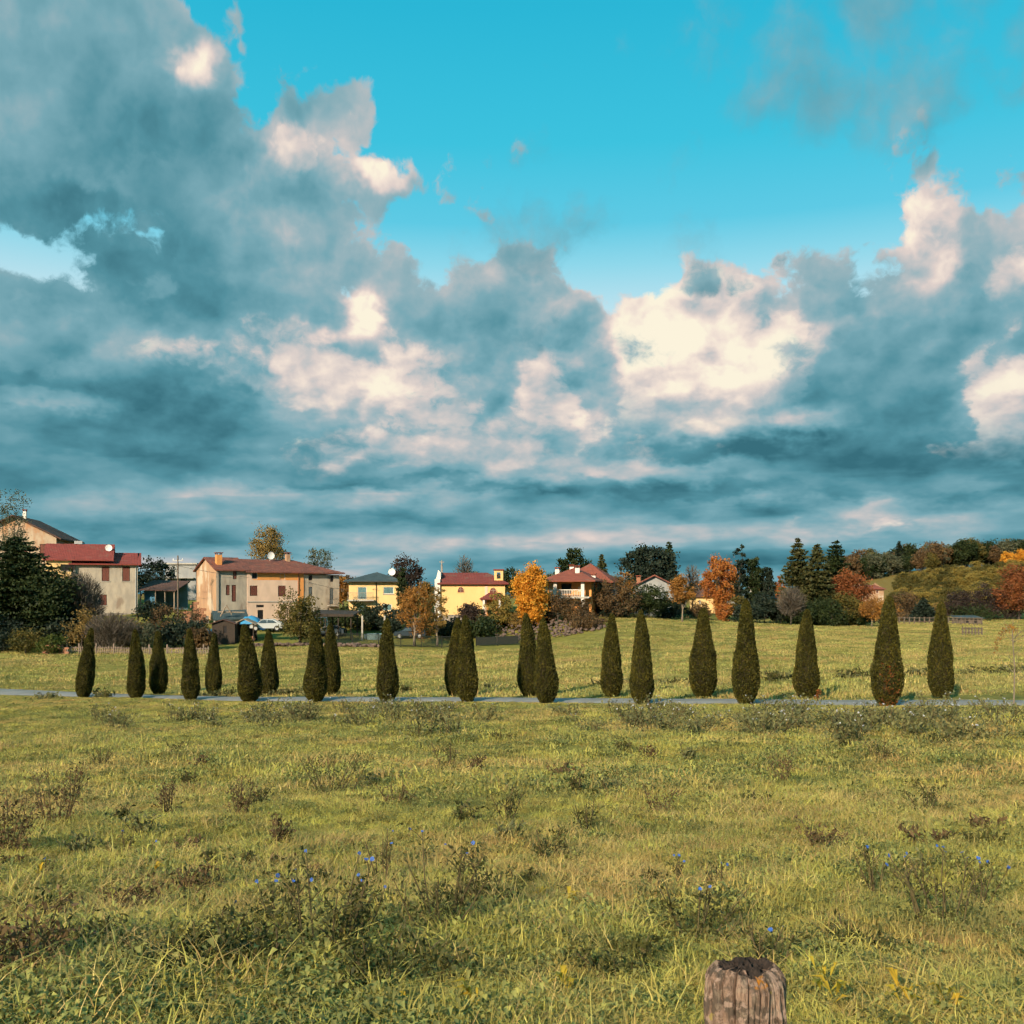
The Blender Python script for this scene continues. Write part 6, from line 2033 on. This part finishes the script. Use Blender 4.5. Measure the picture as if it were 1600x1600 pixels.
# ------------------------------------------------------------------ wooden post in front
def post():
    r = np.random.default_rng(4)
    Y0 = 1.85
    X0 = (1163 - 800) / F * Y0
    top = CZ + (HY - 1466) / F * Y0
    g0 = gz1(X0, Y0)
    H = top - g0
    seg, rings = 360, 64
    cracks = [(a, r.uniform(.012, .03), r.uniform(.001, .004), r.uniform(.15, .7)) for a in r.random(15) * 6.283]
    cracks += [(-2.35, .055, .030, 1.0), (-2.02, .045, .024, .5), (-1.02, .050, .030, 1.0), (-.60, .04, .018, .8), (-1.62, .03, .012, .22), (-1.3, .025, .010, .16), (-1.45, .018, .005, .25), (-2.7, .03, .008, .9)]
    bumps = [(r.random() * 6.283, r.random(), r.uniform(.1, .3), r.normal() * .0035) for _ in range(60)]
    def rad(t, a):
        q = .0685 * (1 - .07 * (1 - t)) + .0030 * math.sin(2 * a + 1) + .0022 * math.sin(5 * a + t * 2) + .0014 * math.sin(11 * a - t * 5) + .0010 * math.sin(29 * a + t * 9 + 2 * math.sin(t * 23)) + .0007 * math.sin(47 * a - t * 14)
        for c, w, dp, ln in cracks:
            da = (a - c - .06 * math.sin(t * 7 + c) + math.pi) % (2 * math.pi) - math.pi
            if abs(da) < w * 3 and t > 1 - ln:
                q -= dp * math.exp(-(da / (w * .55)) ** 2) * min(1, (t - 1 + ln) * 5 + .15)
        for c, tt, w, am in bumps:
            da = (a - c + math.pi) % (2 * math.pi) - math.pi
            q += am * math.exp(-(da / w) ** 2 - ((t - tt) / .05) ** 2)
        q += .0035 * mnoise.noise(Vector((math.cos(a) * 4, math.sin(a) * 4, t * 9))) + .0016 * mnoise.noise(Vector((math.cos(a) * 16, math.sin(a) * 16, t * 22)))
        if t > .972: q -= .020 * ((t - .972) / .028) ** 1.8
        return q
    V_, F_ = [], []
    ts2 = [1 - (1 - i / (rings - 1)) ** 1.3 for i in range(rings)]
    for t in ts2:
        for k in range(seg):
            a = 6.28318 * k / seg
            q = rad(t, a)
            zz = t * H
            if t > .93: zz += (t - .93) / .07 * (.004 * math.sin(2 * a + 1) + .0025 * math.sin(5 * a) + .0012 * math.sin(11 * a + 2))
            V_.append((q * math.cos(a), q * math.sin(a), zz - .05))
    for i in range(rings - 1):
        for k in range(seg): F_.append((i * seg + k, i * seg + (k + 1) % seg, (i + 1) * seg + (k + 1) % seg, (i + 1) * seg + k))
    rt = thing('wooden_post', (X0, Y0, g0), 'weathered wooden post with cracked blackened top in the foreground', 'post')
    m = bpy.data.materials.new('weathered_post'); m.use_nodes = True; m.node_tree.nodes.clear()
    g = NT(m.node_tree)
    co = g.n('ShaderNodeTexCoord').outputs['Object']
    b = g.n('ShaderNodeBsdfPrincipled'); b.inputs['Roughness'].default_value = .95; b.inputs['Specular IOR Level'].default_value = .1
    grain = g.noise(g.v('MULTIPLY', co, (1, 1, .16)), 120, 7, .72)
    blot = g.noise(co, 22, 5, .6)
    lich = g.noise(co, 38, 3, .5)
    col = g.mix(g.ss(grain, .35, .65), (0.10, 0.066, 0.050, 1), (0.42, 0.285, 0.215, 1))
    col = g.mix(g.ss(blot, .50, .60), col, (0.13, 0.10, 0.08, 1))
    col = g.mix(g.m('MULTIPLY', g.ss(g.noise(g.v('ADD', co, (2, 9, 4)), 55, 4, .6), .52, .60), .75), col, (0.46, 0.33, 0.27, 1))
    col = g.mix(g.m('MULTIPLY', g.ss(lich, .58, .68), .5), col, (0.42, 0.33, 0.25, 1))
    col = g.mix(g.m('MULTIPLY', g.ss(g.noise(g.v('ADD', co, (3, 1, 2)), 26, 3, .5), .66, .70), .8), col, (0.40, 0.33, 0.10, 1))
    col = g.mix(g.m('MULTIPLY', g.ss(g.noise(g.v('ADD', co, (7, 5, 1)), 17, 3, .5), .665, .70), .9), col, (0.55, 0.22, 0.02, 1))
    g.put(b.inputs['Base Color'], col)
    bp = g.n('ShaderNodeBump'); bp.inputs['Distance'].default_value = .014
    g.put(bp.inputs['Height'], g.m('ADD', grain, g.m('MULTIPLY', blot, .8)))
    m.node_tree.links.new(bp.outputs[0], b.inputs['Normal'])
    o = g.n('ShaderNodeOutputMaterial'); m.node_tree.links.new(b.outputs[0], o.inputs[0])
    obj('shaft', MB().add(V_, F_).mesh('shaft', m, True), rt)
    # rotten, ragged top
    me_top = make_mat('rotten_top', (0.016, 0.013, 0.012, 1), (0.05, 0.036, 0.030, 1), scale=45, rough=1, bump=.004, bscale=160, c3=(0.26, 0.17, 0.13, 1), c3scale=26, c3t=(.58, .66))
    V_, F_ = [], []
    nr = 30
    ph = r.random(8) * 6.28
    for i in range(nr):
        s = 1 - i / (nr - 1)
        for k in range(seg):
            a = 6.28318 * k / seg
            q = (rad(1.0, a) - .0006) * max(s, .003)
            x_, y_ = q * math.cos(a), q * math.sin(a)
            edge_ = (.004 * math.sin(2 * a + 1) + .0025 * math.sin(5 * a) + .0012 * math.sin(11 * a + 2))
            rag = .016 * mnoise.noise(Vector((x_ * 45, y_ * 45, 3.1))) + .012 * mnoise.noise(Vector((x_ * 110, y_ * 110, 7.7))) + .006 * mnoise.noise(Vector((x_ * 260, y_ * 260, 1.3)))
            zz = H + edge_ * s + (rag - .006) * min(1, (1 - s) * 5)
            if s == 1: zz = H + edge_ - .0008
            V_.append((x_, y_, zz - .05))
    for i in range(nr - 1):
        for k in range(seg): F_.append((i * seg + k, i * seg + (k + 1) % seg, (i + 1) * seg + (k + 1) % seg, (i + 1) * seg + k))
    obj('rotten_top', MB().add(V_, F_).mesh('rotten_top', me_top, True), rt)


post()

# ------------------------------------------------------------------ sapling with a drooping brown spray at the right edge
X_, Y_ = (1584 - 800) / F * 36, 36.0
g0 = gz1(X_, Y_)
rt = thing('sapling', (X_, Y_, g0), 'thin leafless sapling with a drooping brown spray at the right edge by the road', 'tree')
H = CZ + (HY - 965) / F * Y_ - g0
mb = MB()
mb.tube([(0, 0, -.1), (.03, 0, H * .45), (-.05, 0, H * .8), (-.02, 0, H)], [.03, .022, .014, .006], 6)
r = np.random.default_rng(9)
for i in range(14):
    z = H * r.uniform(.25, .85); a = r.random() * 6.28; L = r.uniform(.3, .8)
    mb.tube([(0, 0, z), (math.cos(a) * L * .5, math.sin(a) * L * .5, z + L * .4), (math.cos(a) * L * .8, math.sin(a) * L * .8, z + L)], [.01, .007, .003], 4, cap=False)
part(rt, 'trunk', mb, 'bark_pale')
path = [Pt(1588, 985, 36) - [X_, Y_, g0], Pt(1575, 978, 36) - [X_, Y_, g0], Pt(1562, 995, 36) - [X_, Y_, g0], Pt(1553, 1018, 36) - [X_, Y_, g0]]
part(rt, 'branch', MB().tube(path, [.015, .012, .008, .004], 5), 'bark_pale')
c = []
for i in range(3):
    for q in range(60): c.append(path[i] + (path[i + 1] - path[i]) * r.random() + r.normal(size=3) * .06)
v, f_ = leaf_quads(np.array(c), r.uniform(.05, .11, len(c)), .5, 0, r=r)
obj('leaves', np_mesh('leaves', v, f_, LM['rust']), rt)
